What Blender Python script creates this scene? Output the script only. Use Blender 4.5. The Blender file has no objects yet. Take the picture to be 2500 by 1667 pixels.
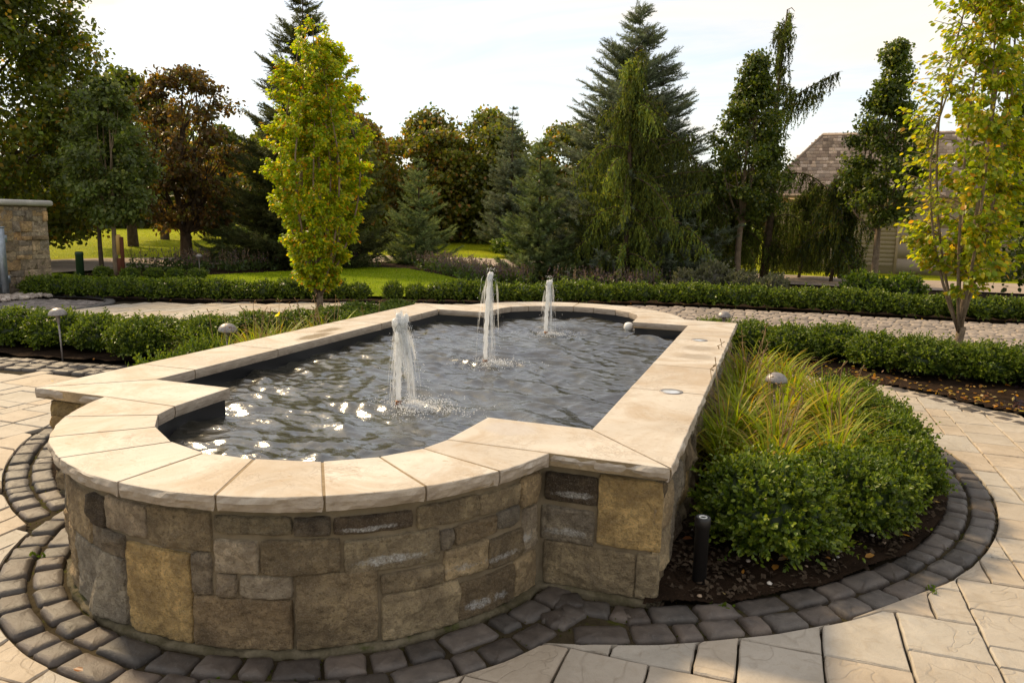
import bpy, math, random
import numpy as np
from mathutils import Vector, Matrix, noise as mnoise

# ------------------------------------------------------------------ camera, sky, sun, exposure
sc = bpy.context.scene
COL = sc.collection
CAM_O = np.array([2.01297, -2.84171, 1.54154])
CAM_F = np.array([-0.32676894, 0.93119821, -0.16153003])
CAM_R = np.array([0.94225656, 0.33424854, 0.02074823])
CAM_U = np.array([-0.07331189, 0.14542285, 0.98664966])
cam = bpy.data.objects.new('camera', bpy.data.cameras.new('camera'))
COL.objects.link(cam)
cam.matrix_world = Matrix(((CAM_R[0], CAM_U[0], -CAM_F[0], CAM_O[0]),
                           (CAM_R[1], CAM_U[1], -CAM_F[1], CAM_O[1]),
                           (CAM_R[2], CAM_U[2], -CAM_F[2], CAM_O[2]), (0, 0, 0, 1)))
cam.data.lens = 26.384; cam.data.sensor_width = 36; cam.data.clip_end = 3000; cam.data.clip_start = .05
sc.camera = cam

SUN_EL, SUN_AZ = math.radians(40), math.radians(-65)      # azimuth from +Y towards +X
world = bpy.data.worlds.new('World'); sc.world = world; world.use_nodes = True
wt = world.node_tree; wt.nodes.clear()
def wn(ty, **a):
    n = wt.nodes.new('ShaderNode' + ty)
    for k, v in a.items(): setattr(n, k, v)
    return n
sky = wn('TexSky', sky_type='NISHITA', sun_disc=False, sun_elevation=SUN_EL, sun_rotation=SUN_AZ,
         air_density=1.0, dust_density=.6, ozone_density=1.0)
tc = wn('TexCoord'); sep = wn('SeparateXYZ'); wt.links.new(tc.outputs['Generated'], sep.inputs[0])
zz = wn('Math', operation='ADD'); wt.links.new(sep.outputs[2], zz.inputs[0]); zz.inputs[1].default_value = .16
zm = wn('Math', operation='MAXIMUM'); wt.links.new(zz.outputs[0], zm.inputs[0]); zm.inputs[1].default_value = .05
dx = wn('Math', operation='DIVIDE'); wt.links.new(sep.outputs[0], dx.inputs[0]); wt.links.new(zm.outputs[0], dx.inputs[1])
dy = wn('Math', operation='DIVIDE'); wt.links.new(sep.outputs[1], dy.inputs[0]); wt.links.new(zm.outputs[0], dy.inputs[1])
cmb = wn('CombineXYZ'); wt.links.new(dx.outputs[0], cmb.inputs[0]); wt.links.new(dy.outputs[0], cmb.inputs[1])
mp = wn('Mapping'); mp.inputs['Rotation'].default_value = (0, 0, .5); mp.inputs['Scale'].default_value = (.55, 1.25, 1)
wt.links.new(cmb.outputs[0], mp.inputs[0])
nz = wn('TexNoise'); nz.inputs['Scale'].default_value = 1.25; nz.inputs['Detail'].default_value = 7
nz.inputs['Roughness'].default_value = .6; nz.inputs['Distortion'].default_value = .8
wt.links.new(mp.outputs[0], nz.inputs['Vector'])
rp = wn('ValToRGB'); rp.color_ramp.elements[0].position = .34; rp.color_ramp.elements[0].color = (.26, .26, .26, 1)
rp.color_ramp.elements[1].position = .66; rp.color_ramp.elements[1].color = (1, 1, 1, 1)
wt.links.new(nz.outputs[0], rp.inputs[0])
mx = wn('Mix', data_type='RGBA'); wt.links.new(rp.outputs[0], mx.inputs[0])
wt.links.new(sky.outputs[0], mx.inputs[6]); mx.inputs[7].default_value = (6.0, 5.5, 4.75, 1)
bg = wn('Background'); bg.inputs[1].default_value = .15; wt.links.new(mx.outputs[2], bg.inputs[0])
wo = wn('OutputWorld'); wt.links.new(bg.outputs[0], wo.inputs[0])

sun = bpy.data.objects.new('sun', bpy.data.lights.new('sun', 'SUN')); COL.objects.link(sun)
sun.data.energy = 3.8; sun.data.angle = math.radians(5.0); sun.data.color = (1.0, .77, .47)
sdir = Vector((math.sin(SUN_AZ) * math.cos(SUN_EL), math.cos(SUN_AZ) * math.cos(SUN_EL), math.sin(SUN_EL)))
sun.rotation_euler = sdir.to_track_quat('Z', 'Y').to_euler(); sun.location = (-20, 20, 20)

vs = sc.view_settings; vs.view_transform = 'Standard'; vs.look = 'None'; vs.exposure = 0.38; vs.gamma = 1.0
vs.use_curve_mapping = False
sc.render.engine = 'CYCLES'
cy = sc.cycles; cy.max_bounces = 6; cy.diffuse_bounces = 3; cy.glossy_bounces = 3; cy.transmission_bounces = 4
cy.transparent_max_bounces = 8; cy.caustics_reflective = False; cy.caustics_refractive = False
cy.use_denoising = True

# ------------------------------------------------------------------ helpers
rnd = random.Random(7)
rng = np.random.default_rng(7)
def pix(P):
    """pixel (2500 wide) of world points, with depth"""
    d = np.asarray(P, float) - CAM_O
    z = d @ CAM_F
    zs = np.where(np.abs(z) < 1e-6, 1e-6, z)
    return 1250 + 1832.2 * (d @ CAM_R) / zs, 833.5 - 1832.2 * (d @ CAM_U) / zs, z

def mk(name, v, f, mat=None, parent=None, col=None, smooth=False, link=True):
    me = bpy.data.meshes.new(name)
    v = np.asarray(v, np.float32)
    fl = f if isinstance(f, list) and f and isinstance(f[0], np.ndarray) else ([f] if isinstance(f, np.ndarray) else None)
    if fl is None:
        me.from_pydata([tuple(map(float, q)) for q in v], [], [tuple(int(i) for i in q) for q in f])
    else:
        fl = [a for a in fl if len(a)]
        me.vertices.add(len(v)); me.vertices.foreach_set('co', v.ravel())
        lv = np.concatenate([a.ravel() for a in fl]).astype(np.int32)
        tot = np.concatenate([np.full(len(a), a.shape[1], np.int32) for a in fl])
        st = np.concatenate([[0], np.cumsum(tot)[:-1]]).astype(np.int32)
        me.loops.add(len(lv)); me.loops.foreach_set('vertex_index', lv)
        me.polygons.add(len(tot)); me.polygons.foreach_set('loop_start', st)
        me.update(calc_edges=True)
    if col is not None:
        c = np.ones((len(v), 4), np.float32); c[:, :3] = col
        a = me.color_attributes.new('Col', 'FLOAT_COLOR', 'POINT'); a.data.foreach_set('color', c.ravel())
    if smooth: me.polygons.foreach_set('use_smooth', np.ones(len(me.polygons), bool))
    if mat is not None:
        for m in (mat if isinstance(mat, (list, tuple)) else [mat]): me.materials.append(m)
    if not link: return me
    return put(name, me, parent)

def put(name, me, parent=None, loc=None, rot=None, scale=None, color=None):
    o = bpy.data.objects.new(name, me); COL.objects.link(o)
    if parent is not None: o.parent = parent
    if loc is not None: o.location = loc
    if rot is not None: o.rotation_euler = rot if hasattr(rot, '__len__') else (0, 0, rot)
    if scale is not None: o.scale = scale
    if color is not None: o.color = (*color, 1)
    return o

def tag(o, label, cat, group=None):
    o['label'] = label; o['category'] = cat
    if group: o['group'] = group
    return o
def struct(o, label=None):
    o['kind'] = 'structure'
    if label: o['label'] = label
    return o
def stuff(o, label=None, cat=None):
    o['kind'] = 'stuff'
    if label: o['label'] = label
    if cat: o['category'] = cat
    return o
def empty(name, loc=(0, 0, 0), rz=0):
    o = bpy.data.objects.new(name, None); COL.objects.link(o); o.location = loc; o.rotation_euler = (0, 0, rz)
    o.empty_display_size = .1
    return o
def nth(i):
    w = ('first second third fourth fifth sixth seventh eighth ninth tenth eleventh twelfth thirteenth fourteenth fifteenth '
         'sixteenth seventeenth eighteenth nineteenth twentieth').split()
    if i < 20: return w[i]
    return 'twenty-' + w[i - 20] if i < 29 else ('thirtieth' if i == 29 else 'thirty-' + w[i - 30] if i < 39 else 'fortieth' if i == 39 else 'forty-' + w[i - 40])

class Geo:
    """collects vertices, faces and colours into one mesh"""
    def __init__(s): s.v = []; s.f = {}; s.c = []; s.n = 0
    def add(s, v, f, col=None):
        v = np.asarray(v, np.float32)
        f = f if isinstance(f, list) else [f]
        for a in f:
            a = np.asarray(a)
            if len(a): s.f.setdefault(a.shape[1], []).append(a + s.n)
        s.v.append(v); s.n += len(v)
        c = np.ones((len(v), 3), np.float32)
        if col is not None: c[:] = col
        s.c.append(c)
        return s
    def build(s, name, mat, parent=None, smooth=False, link=True):
        return mk(name, np.concatenate(s.v), [np.concatenate(a) for a in s.f.values()], mat, parent, np.concatenate(s.c), smooth, link)

def nrmz(a): return a / np.maximum(np.linalg.norm(a, axis=-1, keepdims=True), 1e-9)

def tube(pts, rad, sides=6, cap=True):
    pts = np.asarray(pts, float); n = len(pts); rad = np.broadcast_to(np.asarray(rad, float), (n,))
    t = nrmz(np.gradient(pts, axis=0))
    ref = np.array([1., 0, 0]) if abs(t[0][0]) < .8 else np.array([0, 1., 0])
    V = []
    u = nrmz(np.cross(t[0], ref))
    for i in range(n):
        u = nrmz(u - t[i] * (u @ t[i])); w = np.cross(t[i], u)
        a = np.arange(sides) * 2 * np.pi / sides
        V.append(pts[i] + rad[i] * (np.outer(np.cos(a), u) + np.outer(np.sin(a), w)))
    V = np.concatenate(V); F = []
    for i in range(n - 1):
        for k in range(sides):
            k2 = (k + 1) % sides
            F.append((i * sides + k, i * sides + k2, (i + 1) * sides + k2, (i + 1) * sides + k))
    out = [np.array(F)]
    if cap:
        V = np.concatenate([V, pts[:1], pts[-1:]]); a, b = len(V) - 2, len(V) - 1
        out.append(np.array([(a, (k + 1) % sides, k) for k in range(sides)] + [(b, (n - 1) * sides + k, (n - 1) * sides + (k + 1) % sides) for k in range(sides)]))
    return V, out

def lathe(prof, sides=20, cap=True):
    prof = np.asarray(prof, float); n = len(prof); a = np.arange(sides) * 2 * np.pi / sides
    V = np.concatenate([np.stack([r * np.cos(a), r * np.sin(a), np.full(sides, z)], 1) for r, z in prof])
    F = [(i * sides + k, i * sides + (k + 1) % sides, (i + 1) * sides + (k + 1) % sides, (i + 1) * sides + k) for i in range(n - 1) for k in range(sides)]
    return V, np.array(F)

def box(x0, x1, y0, y1, z0, z1):
    V = np.array([(x, y, z) for z in (z0, z1) for y in (y0, y1) for x in (x0, x1)], float)
    return V, np.array([(0, 2, 3, 1), (4, 5, 7, 6), (0, 1, 5, 4), (2, 6, 7, 3), (0, 4, 6, 2), (1, 3, 7, 5)])

LEAF = (np.array([(0, 0, 0), (-.27, .3, .07), (-.24, .68, .06), (0, 1, -.06), (.24, .68, .06), (.27, .3, .07)], float), np.array([(0, 3, 2, 1), (0, 5, 4, 3)]))
DIAM = (np.array([(0, 0, 0), (-.34, .45, .05), (0, 1, 0), (.34, .45, .05)], float), np.array([(0, 3, 2, 1)]))
def bundle(k, seed, ang=.85, ln=.36, wd=.05):
    r = np.random.default_rng(seed); V = []; F = []
    for i in range(k):
        y = .05 + .9 * i / k; a = i * 2.4 + r.uniform(0, .6)
        d = np.array([np.cos(a) * np.sin(ang), np.cos(ang), np.sin(a) * np.sin(ang)]) * ln * r.uniform(.8, 1.15)
        s = np.array([-np.sin(a), 0, np.cos(a)]) * wd
        b = np.array([0, y, 0]); n = len(V)
        V += [b - s, b + s, b + d]; F.append((n, n + 1, n + 2))
    n = len(V); V += [np.array([-.018, 0, 0]), np.array([.018, 0, 0]), np.array([0, 1.12, 0])]; F.append((n, n + 1, n + 2))
    return np.array(V), np.array(F)
def scatter(T, pos, axis, nor, size, width=1.0):
    tv, tf = T
    y = nrmz(np.asarray(axis, float)); z = np.asarray(nor, float)
    z = nrmz(z - y * (z * y).sum(1, keepdims=True)); x = np.cross(y, z)
    size = np.broadcast_to(np.asarray(size, float), (len(pos),))[:, None, None]
    w = np.broadcast_to(np.asarray(width, float), (len(pos),))[:, None, None]
    V = pos[:, None] + size * (w * tv[None, :, 0:1] * x[:, None] + tv[None, :, 1:2] * y[:, None] + tv[None, :, 2:3] * z[:, None])
    n, k = len(pos), len(tv)
    F = (tf[None] + (np.arange(n) * k)[:, None, None]).reshape(-1, tf.shape[1])
    return V.reshape(-1, 3), F
def rdir(n, r=rng):
    return nrmz(r.normal(size=(n, 3)))
def rep(c, k): return np.repeat(np.asarray(c, np.float32), k, axis=0)
def pal(cols, wts, n, r=rng, jit=.18):
    cols = np.array(cols, float); i = r.choice(len(cols), n, p=np.array(wts) / sum(wts))
    return np.clip(cols[i] * r.uniform(1 - jit, 1 + jit, (n, 1)) * r.uniform(.93, 1.07, (n, 3)), 0, 1)
def inpoly(x, y, poly):
    x = np.asarray(x, float); y = np.asarray(y, float); r = np.zeros(x.shape, bool); n = len(poly)
    for i in range(n):
        x1, y1 = poly[i]; x2, y2 = poly[(i + 1) % n]
        if y1 == y2: continue
        r ^= ((y1 > y) != (y2 > y)) & (x < (x2 - x1) * (y - y1) / (y2 - y1) + x1)
    return r
def fbm(x, y, seed=0, octv=4, f=1.0):
    r = np.random.default_rng(seed); o = np.zeros(np.shape(x)); a = 1.
    for k in range(octv):
        for j in range(5):
            th, ph = r.uniform(0, 6.28, 2); ff = f * r.uniform(.7, 1.4)
            o = o + a * .35 * np.sin(ff * (x * np.cos(th) + y * np.sin(th)) + ph)
        a *= .5; f *= 2.1
    return o

# ------------------------------------------------------------------ materials
class NT:
    def __init__(s, name):
        s.m = bpy.data.materials.new(name); s.m.use_nodes = True; s.t = s.m.node_tree; s.t.nodes.clear()
        s.out = s.t.nodes.new('ShaderNodeOutputMaterial')
    def n(s, ty, ins=None, **at):
        nd = s.t.nodes.new('ShaderNode' + ty)
        for k, v in at.items(): setattr(nd, k, v)
        for k, v in (ins or {}).items(): s.set(nd.inputs[k], v)
        return nd
    def set(s, sock, v):
        if isinstance(v, bpy.types.NodeSocket): s.t.links.new(v, sock)
        else:
            if sock.type == 'RGBA' and hasattr(v, '__len__') and len(v) == 3: v = (*v, 1)
            sock.default_value = v
    def pos(s): return s.n('NewGeometry').outputs['Position']
    def obj(s): return s.n('TexCoord').outputs['Object']
    def noise(s, vec, scale, detail=4, rough=.55, dist=0, color=False):
        return s.n('TexNoise', {'Vector': vec, 'Scale': scale, 'Detail': detail, 'Roughness': rough, 'Distortion': dist}).outputs[1 if color else 0]
    def mapv(s, vec, scale=(1, 1, 1), loc=(0, 0, 0), rot=(0, 0, 0)):
        return s.n('Mapping', {'Vector': vec, 'Scale': scale, 'Location': loc, 'Rotation': rot}).outputs[0]
    def ramp(s, fac, *st):
        nd = s.n('ValToRGB', {0: fac}); cr = nd.color_ramp
        while len(cr.elements) < len(st): cr.elements.new(.5)
        for e, (p, c) in zip(cr.elements, st):
            e.position = p; e.color = (c, c, c, 1) if not hasattr(c, '__len__') else (*c, 1)
        return nd.outputs[0]
    def mix(s, fac, a, b, blend='MIX'):
        return s.n('Mix', {0: fac, 6: a, 7: b}, data_type='RGBA', blend_type=blend).outputs[2]
    def math(s, op, a, b=0., c=0.):
        return s.n('Math', {0: a, 1: b, 2: c}, operation=op).outputs[0]
    def bump(s, h, strength=.5, dist=.01, nrm=None):
        d = {'Height': h, 'Strength': strength, 'Distance': dist}
        if nrm is not None: d['Normal'] = nrm
        return s.n('Bump', d).outputs[0]
    def attr(s, name='Col'): return s.n('Attribute', attribute_name=name).outputs['Color']
    def ocol(s): return s.n('ObjectInfo').outputs['Color']
    def orand(s): return s.n('ObjectInfo').outputs['Random']
    def bsdf(s, color, rough=.6, spec=.5, nrm=None, metal=0., **kw):
        d = {'Base Color': color, 'Roughness': rough, 'Specular IOR Level': spec, 'Metallic': metal}
        if nrm is not None: d['Normal'] = nrm
        d.update(kw)
        return s.n('BsdfPrincipled', d).outputs[0]
    def end(s, sh): s.t.links.new(sh, s.out.inputs[0]); return s.m

def m_plain(name, c, rough=.6, spec=.4, metal=0., var=.12, nscale=40):
    t = NT(name); p = t.pos(); n = t.noise(p, nscale, 5)
    col = t.mix(t.ramp(n, (.3, 0.), (.7, 1.)), tuple(x * (1 - var) for x in c), tuple(min(1, x * (1 + var)) for x in c))
    return t.end(t.bsdf(col, rough, spec, t.bump(n, .15, .004), metal))

def m_leaf(name, rough=.42, trans=.35, spec=.45, tmul=(1.25, 1.3, .55)):
    t = NT(name); c = t.attr()
    tcol = t.mix(1., c, (*[min(1.0, x) for x in tmul],), 'MULTIPLY')
    b = t.bsdf(c, rough, spec)
    tr = t.n('BsdfTranslucent', {'Color': t.mix(.5, c, t.n('HueSaturation', {'Color': tcol, 'Value': 2.0, 'Saturation': 1.1}).outputs[0])}).outputs[0]
    return t.end(t.n('MixShader', {0: trans, 1: b, 2: tr}).outputs[0])

def m_wall_stone(name, efflo=False):
    t = NT(name); p = t.pos(); oc = t.ocol()
    n1 = t.noise(p, 7, 6, .62, .5); n2 = t.noise(p, 26, 6, .7); n3 = t.noise(p, 190, 3, .7)
    st = t.noise(t.mapv(p, (9, 9, 34)), 1, 5, .6, .8)
    c = t.mix(t.ramp(n1, (.32, 0.), (.68, 1.)), t.mix(1., oc, (.46, .43, .41), 'MULTIPLY'), t.mix(1., oc, (1.5, 1.42, 1.28), 'MULTIPLY'))
    c = t.mix(t.math('MULTIPLY', t.ramp(n2, (.47, 0.), (.55, 1.)), .6), c, t.mix(1., oc, (.55, .50, .46), 'MULTIPLY'))
    c = t.mix(t.math('MULTIPLY', t.ramp(st, (.5, 0.), (.7, 1.)), .35), c, (.2, .15, .09))
    c = t.mix(t.math('MULTIPLY', t.ramp(n3, (.5, 0.), (.68, 1.)), .5), c, t.mix(.55, oc, (.5, .44, .36)))
    if efflo:
        g = t.n('TexCoord').outputs['Generated']; sp = t.n('SeparateXYZ', {0: g})
        gz = t.math('SUBTRACT', sp.outputs[2], .33); g2 = t.math('MULTIPLY', t.math('MULTIPLY', gz, gz), 11.)
        w = t.math('SUBTRACT', t.noise(p, 13, 7, .75, .6), g2)
        gx = t.math('SUBTRACT', sp.outputs[0], .5); w = t.math('SUBTRACT', w, t.math('MULTIPLY', t.math('MULTIPLY', gx, gx), 1.1))
        m = t.math('MULTIPLY', t.ramp(w, (.31, 0.), (.50, 1.)), t.ramp(t.noise(p, 110, 5, .8), (.40, .15), (.60, 1.)))
        c = t.mix(m, c, (.78, .76, .73))
    n4 = t.noise(p, 75, 5, .75)
    c = t.mix(t.math('MULTIPLY', t.ramp(n4, (.36, 1.), (.46, 0.)), .6), c, t.mix(1., oc, (.30, .27, .24), 'MULTIPLY'))
    h = t.math('ADD', t.math('MULTIPLY', n2, 1.0), t.math('ADD', t.math('MULTIPLY', n4, .5), t.math('MULTIPLY', n3, .3)))
    return t.end(t.bsdf(c, .88, .25, t.bump(h, 1.0, .045)))

def m_mortar():
    t = NT('mortar'); p = t.pos(); n = t.noise(p, 9, 6, .6); n2 = t.noise(p, 160, 3, .7)
    c = t.mix(t.ramp(n, (.3, 0.), (.7, 1.)), (.145, .112, .07), (.25, .20, .135))
    z = t.n('SeparateXYZ', {0: p}).outputs[2]
    low = t.math('MULTIPLY', t.ramp(t.math('SUBTRACT', t.math('MULTIPLY', n, .16), z), (.0, 0.), (.06, 1.)), .5)
    c = t.mix(low, c, (.16, .14, .09))
    return t.end(t.bsdf(c, .95, .15, t.bump(t.math('ADD', n2, t.math('MULTIPLY', n, 2)), .5, .006)))

def m_coping():
    t = NT('coping_limestone'); p = t.pos()
    sp = t.n('SeparateXYZ', {0: p}); z = sp.outputs[2]
    n1 = t.noise(p, 2.6, 6, .6, .6); n2 = t.noise(t.mapv(p, (1, 1, 1), (0, 0, 0), (0, 0, .3)), 11, 8, .68, 1.5); n3 = t.noise(p, 140, 3, .7)
    rv = t.orand()
    c = t.mix(t.ramp(n1, (.35, 0.), (.65, 1.)), (.47, .415, .34), (.64, .585, .50))
    c = t.mix(.42, c, t.mix(rv, (.47, .40, .32), (.72, .67, .59)))
    c = t.mix(t.ramp(t.noise(p, 1.9, 8, .7, 1.3), (.44, 0.), (.62, .7)), c, (.42, .315, .205))
    vein = t.math('SUBTRACT', 1., t.math('MULTIPLY', t.math('ABSOLUTE', t.math('SUBTRACT', n2, .5)), 26.))
    vm = t.math('MULTIPLY', t.math('MAXIMUM', vein, 0.), t.ramp(t.noise(p, 3.3, 3), (.44, 0.), (.64, .6)))
    c = t.mix(vm, c, (.30, .235, .175))
    # small brown flecks stretched along one direction
    fl = t.noise(t.mapv(p, (22, 60, 40)), 1, 2, .5)
    c = t.mix(t.math('MULTIPLY', t.ramp(fl, (.66, 0.), (.71, 1.)), .6), c, (.36, .25, .14))
    c = t.mix(t.math('MULTIPLY', t.ramp(n3, (.3, 1.), (.5, 0.)), .12), c, (.3, .26, .2))
    # wet patches with their own outlines
    wet = None
    for (cx, cy_, rx, ry, a) in ((1.488, 2.93, .16, .15, .5), (1.51, 2.55, .17, .13, .5), (-1.37, 2.12, .09, .26, .9), (-1.45, 2.46, .07, .2, .8)):
        ex = t.math('DIVIDE', t.math('SUBTRACT', sp.outputs[0], cx), rx); ey = t.math('DIVIDE', t.math('SUBTRACT', sp.outputs[1], cy_), ry)
        d = t.math('SQRT', t.math('ADD', t.math('MULTIPLY', ex, ex), t.math('MULTIPLY', ey, ey)))
        d = t.math('ADD', d, t.math('MULTIPLY', t.math('SUBTRACT', t.noise(p, 17, 5, .7), .5), 1.0))
        k = t.math('MULTIPLY', t.ramp(d, (.55, 1.), (1.0, 0.)), a)
        wet = k if wet is None else t.math('MAXIMUM', wet, k)
    c = t.mix(wet, c, (.27, .205, .13))
    ex = t.math('DIVIDE', t.math('SUBTRACT', sp.outputs[0], .92), .2); ey = t.math('DIVIDE', t.math('SUBTRACT', sp.outputs[1], .27), .16)
    d = t.math('ADD', t.math('SQRT', t.math('ADD', t.math('MULTIPLY', ex, ex), t.math('MULTIPLY', ey, ey))), t.math('MULTIPLY', t.noise(p, 12, 5, .7), .6))
    c = t.mix(t.ramp(d, (.8, .5), (1.35, 0.)), c, (.47, .43, .40))
    c = t.mix(t.math('MULTIPLY', t.ramp(d, (1.05, 0.), (1.3, .35)), t.ramp(d, (1.3, 1.), (1.6, 0.))), c, (.55, .38, .20))
    # weathered split edges, darker than the top, part of it shade in the colour
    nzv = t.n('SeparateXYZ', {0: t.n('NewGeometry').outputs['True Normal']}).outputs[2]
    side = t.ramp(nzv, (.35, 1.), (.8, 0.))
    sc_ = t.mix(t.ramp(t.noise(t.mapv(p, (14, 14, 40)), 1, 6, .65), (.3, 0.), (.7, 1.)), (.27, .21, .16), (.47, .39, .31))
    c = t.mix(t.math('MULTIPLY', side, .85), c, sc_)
    h = t.math('ADD', t.math('MULTIPLY', n2, .5), t.math('ADD', t.math('MULTIPLY', n3, .2), t.math('MULTIPLY', t.math('MULTIPLY', t.noise(t.mapv(p, (25, 25, 60)), 1, 5, .7), side), 2.2)))
    return t.end(t.bsdf(c, t.math('SUBTRACT', .62, t.math('MULTIPLY', wet, .25)), .35, t.bump(h, .45, .008)))

def m_flag(far=False):
    t = NT('flagstone_far' if far else 'flagstone'); p = t.pos(); rv = t.n('SeparateXYZ', {0: t.attr()}).outputs[0] if far else t.orand()
    off = t.n('VectorMath', {0: p, 1: t.n('CombineXYZ', {0: t.math('MULTIPLY', rv, 40.), 1: t.math('MULTIPLY', rv, 17.)}).outputs[0]}, operation='ADD').outputs[0]
    n1 = t.noise(off, 3.2, 6, .6, .9); n2 = t.noise(off, 16, 7, .7, .6); n3 = t.noise(p, 170, 3, .7)
    c = t.mix(t.ramp(n1, (.33, 0.), (.67, 1.)), (.31, .265, .205), (.50, .44, .36))
    c = t.mix(.5, c, t.mix(t.ramp(rv, (.2, 0.), (.8, 1.)), (.47, .37, .265), (.42, .395, .35)))
    c = t.mix(t.ramp(t.noise(p, 1.1, 6, .65, .6), (.5, 0.), (.72, .45)), c, (.24, .195, .14))
    c = t.mix(t.math('MULTIPLY', t.ramp(n2, (.5, 0.), (.72, 1.)), .45), c, (.30, .235, .165))
    c = t.mix(t.math('MULTIPLY', t.ramp(n3, (.55, 0.), (.75, 1.)), .3), c, (.22, .18, .14))
    # cleft ridges
    rg = t.math('ABSOLUTE', t.math('SUBTRACT', t.noise(off, 2.3, 3, .55, .9), .5))
    rm = t.ramp(rg, (.0, 1.), (.012, 0.))
    h = t.math('ADD', t.math('MULTIPLY', n1, 2.2), t.math('ADD', t.math('MULTIPLY', n2, .7), t.math('ADD', t.math('MULTIPLY', n3, .18), t.math('MULTIPLY', rm, -.35))))
    c = t.mix(t.math('MULTIPLY', rm, .22), c, (.2, .15, .1))
    return t.end(t.bsdf(c, .68, .35, t.bump(h, .5, .012)))

def m_cobble(name, spec=.5, rough=.5):
    t = NT(name); p = t.pos(); oc = t.ocol(); n1 = t.noise(p, 11, 6, .65); n2 = t.noise(p, 60, 5, .7); n3 = t.noise(p, 220, 2)
    c = t.mix(t.ramp(n1, (.3, 0.), (.7, 1.)), t.mix(1., oc, (.65, .65, .68), 'MULTIPLY'), t.mix(1., oc, (1.45, 1.4, 1.35), 'MULTIPLY'))
    c = t.mix(t.math('MULTIPLY', t.ramp(n2, (.58, 0.), (.75, 1.)), .3), c, (.3, .28, .25))
    h = t.math('ADD', n2, t.math('MULTIPLY', n3, .4))
    return t.end(t.bsdf(c, t.ramp(n1, (.2, rough - .08), (.8, rough + .14)), spec, t.bump(h, .5, .006)))

def m_ground(name, c1, c2, sc1=3, sc2=30, rough=.95, bumpd=.02, c3=None, s3=90, spec=.04):
    t = NT(name); p = t.pos(); n1 = t.noise(p, sc1, 6, .6, .4); n2 = t.noise(p, sc2, 6, .7); n3 = t.noise(p, s3, 4, .7)
    c = t.mix(t.ramp(n1, (.35, 0.), (.65, 1.)), c1, c2)
    c = t.mix(t.math('MULTIPLY', t.ramp(n2, (.45, 0.), (.65, 1.)), .4), c, tuple(x * .6 for x in c1))
    if c3: c = t.mix(t.ramp(n3, (.58, 0.), (.68, .7)), c, c3)
    return t.end(t.bsdf(c, rough, spec, t.bump(t.math('ADD', n2, t.math('MULTIPLY', n3, .6)), .7, bumpd)))

def m_water():
    t = NT('water'); p = t.pos()
    n = t.noise(t.mapv(p, (9, 16, 1)), 1, 3, .5, .8); n1 = t.noise(p, 1.4, 3)
    c = t.mix(t.ramp(n1, (.35, 0.), (.65, 1.)), (.030, .027, .020), (.056, .055, .042))
    return t.end(t.bsdf(c, .17, .9, t.bump(t.math('ADD', n, t.math('MULTIPLY', t.noise(t.mapv(p, (30, 46, 1)), 1, 3, .5, .5), .4)), .45, .012), **{'IOR': 1.65}))

def m_jet(name, alpha):
    t = NT(name); p = t.pos(); n = t.noise(t.mapv(p, (90, 90, 12)), 1, 4, .6)
    a = t.bsdf((.93, .94, .95), .25, .5)
    b = t.n('BsdfTranslucent', {'Color': (.95, .96, .97, 1)}).outputs[0]
    m = t.n('MixShader', {0: .5, 1: a, 2: b}).outputs[0]
    tr = t.n('BsdfTransparent').outputs[0]
    return t.end(t.n('MixShader', {0: t.ramp(n, (.3, alpha * .45), (.65, min(1., alpha * 1.35))), 1: tr, 2: m}).outputs[0])

M = {}
M['coping'] = m_coping(); M['stone'] = m_wall_stone('rock_faced_stone'); M['stone_salt'] = m_wall_stone('rock_faced_stone_efflorescence', True)
M['mortar'] = m_mortar(); M['flag'] = m_flag(); M['flag_far'] = m_flag(True)
M['cobble'] = m_cobble('charcoal_cobble', .45, .55); M['setts'] = m_cobble('grey_sett', .35, .7)
M['moss'] = m_ground('mossy_joint', (.035, .027, .016), (.07, .055, .032), 4, 40, .95, .012, (.075, .085, .012), 7)
M['sand'] = m_ground('joint_sand', (.03, .024, .016), (.055, .045, .03), 5, 60, .95, .008)
M['soil'] = m_ground('bark_mulch', (.022, .014, .009), (.045, .028, .018), 6, 55, .95, .03, (.09, .055, .03), 130)
M['lawn'] = m_ground('lawn_turf', (.17, .235, .006), (.27, .33, .010), 1.1, 45, .8, .05, (.25, .29, .04), 200)
M['meadow'] = m_ground('meadow_turf', (.24, .28, .008), (.36, .36, .015), .35, 12, .85, .08, (.22, .22, .05), 60)
M['drive'] = m_ground('pale_asphalt', (.33, .265, .21), (.42, .34, .275), 1.2, 25, .85, .006, (.27, .22, .18), 120)
M['pave_far'] = m_ground('paving_base', (.10, .085, .065), (.16, .135, .105), 3, 30, .9, .01)
M['liner'] = m_plain('black_basin_coating', (.012, .012, .013), .35, .4)
M['water'] = m_water(); M['jet'] = m_jet('aerated_water', 1.6); M['spray'] = m_jet('falling_water', .36)
M['leaf'] = m_leaf('broad_leaf', .42, .48, .45); M['box'] = m_leaf('boxwood_leaf', .42, .30, .4); M['needle'] = m_leaf('conifer_needle', .65, .35, .15)
M['yleaf'] = m_leaf('autumn_leaf', .4, .58, .4); M['blade'] = m_leaf('daylily_blade', .45, .45, .2)
M['grass'] = m_leaf('grass_blade', .7, .5, .08)
M['bark'] = m_ground('brown_bark', (.07, .05, .035), (.13, .095, .065), 9, 45, .9, .02)
M['bark_grey'] = m_ground('grey_bark', (.19, .14, .095), (.32, .24, .165), 8, 50, .85, .015)
M['metal'] = m_plain('brushed_aluminium', (.27, .245, .235), .5, .5, .55, .25, 60)
M['steel'] = m_plain('galvanised_steel', (.33, .37, .42), .45, .5, .8, .2, 14)
M['black'] = m_plain('black_coated_metal', (.018, .016, .016), .45, .5)
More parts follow.
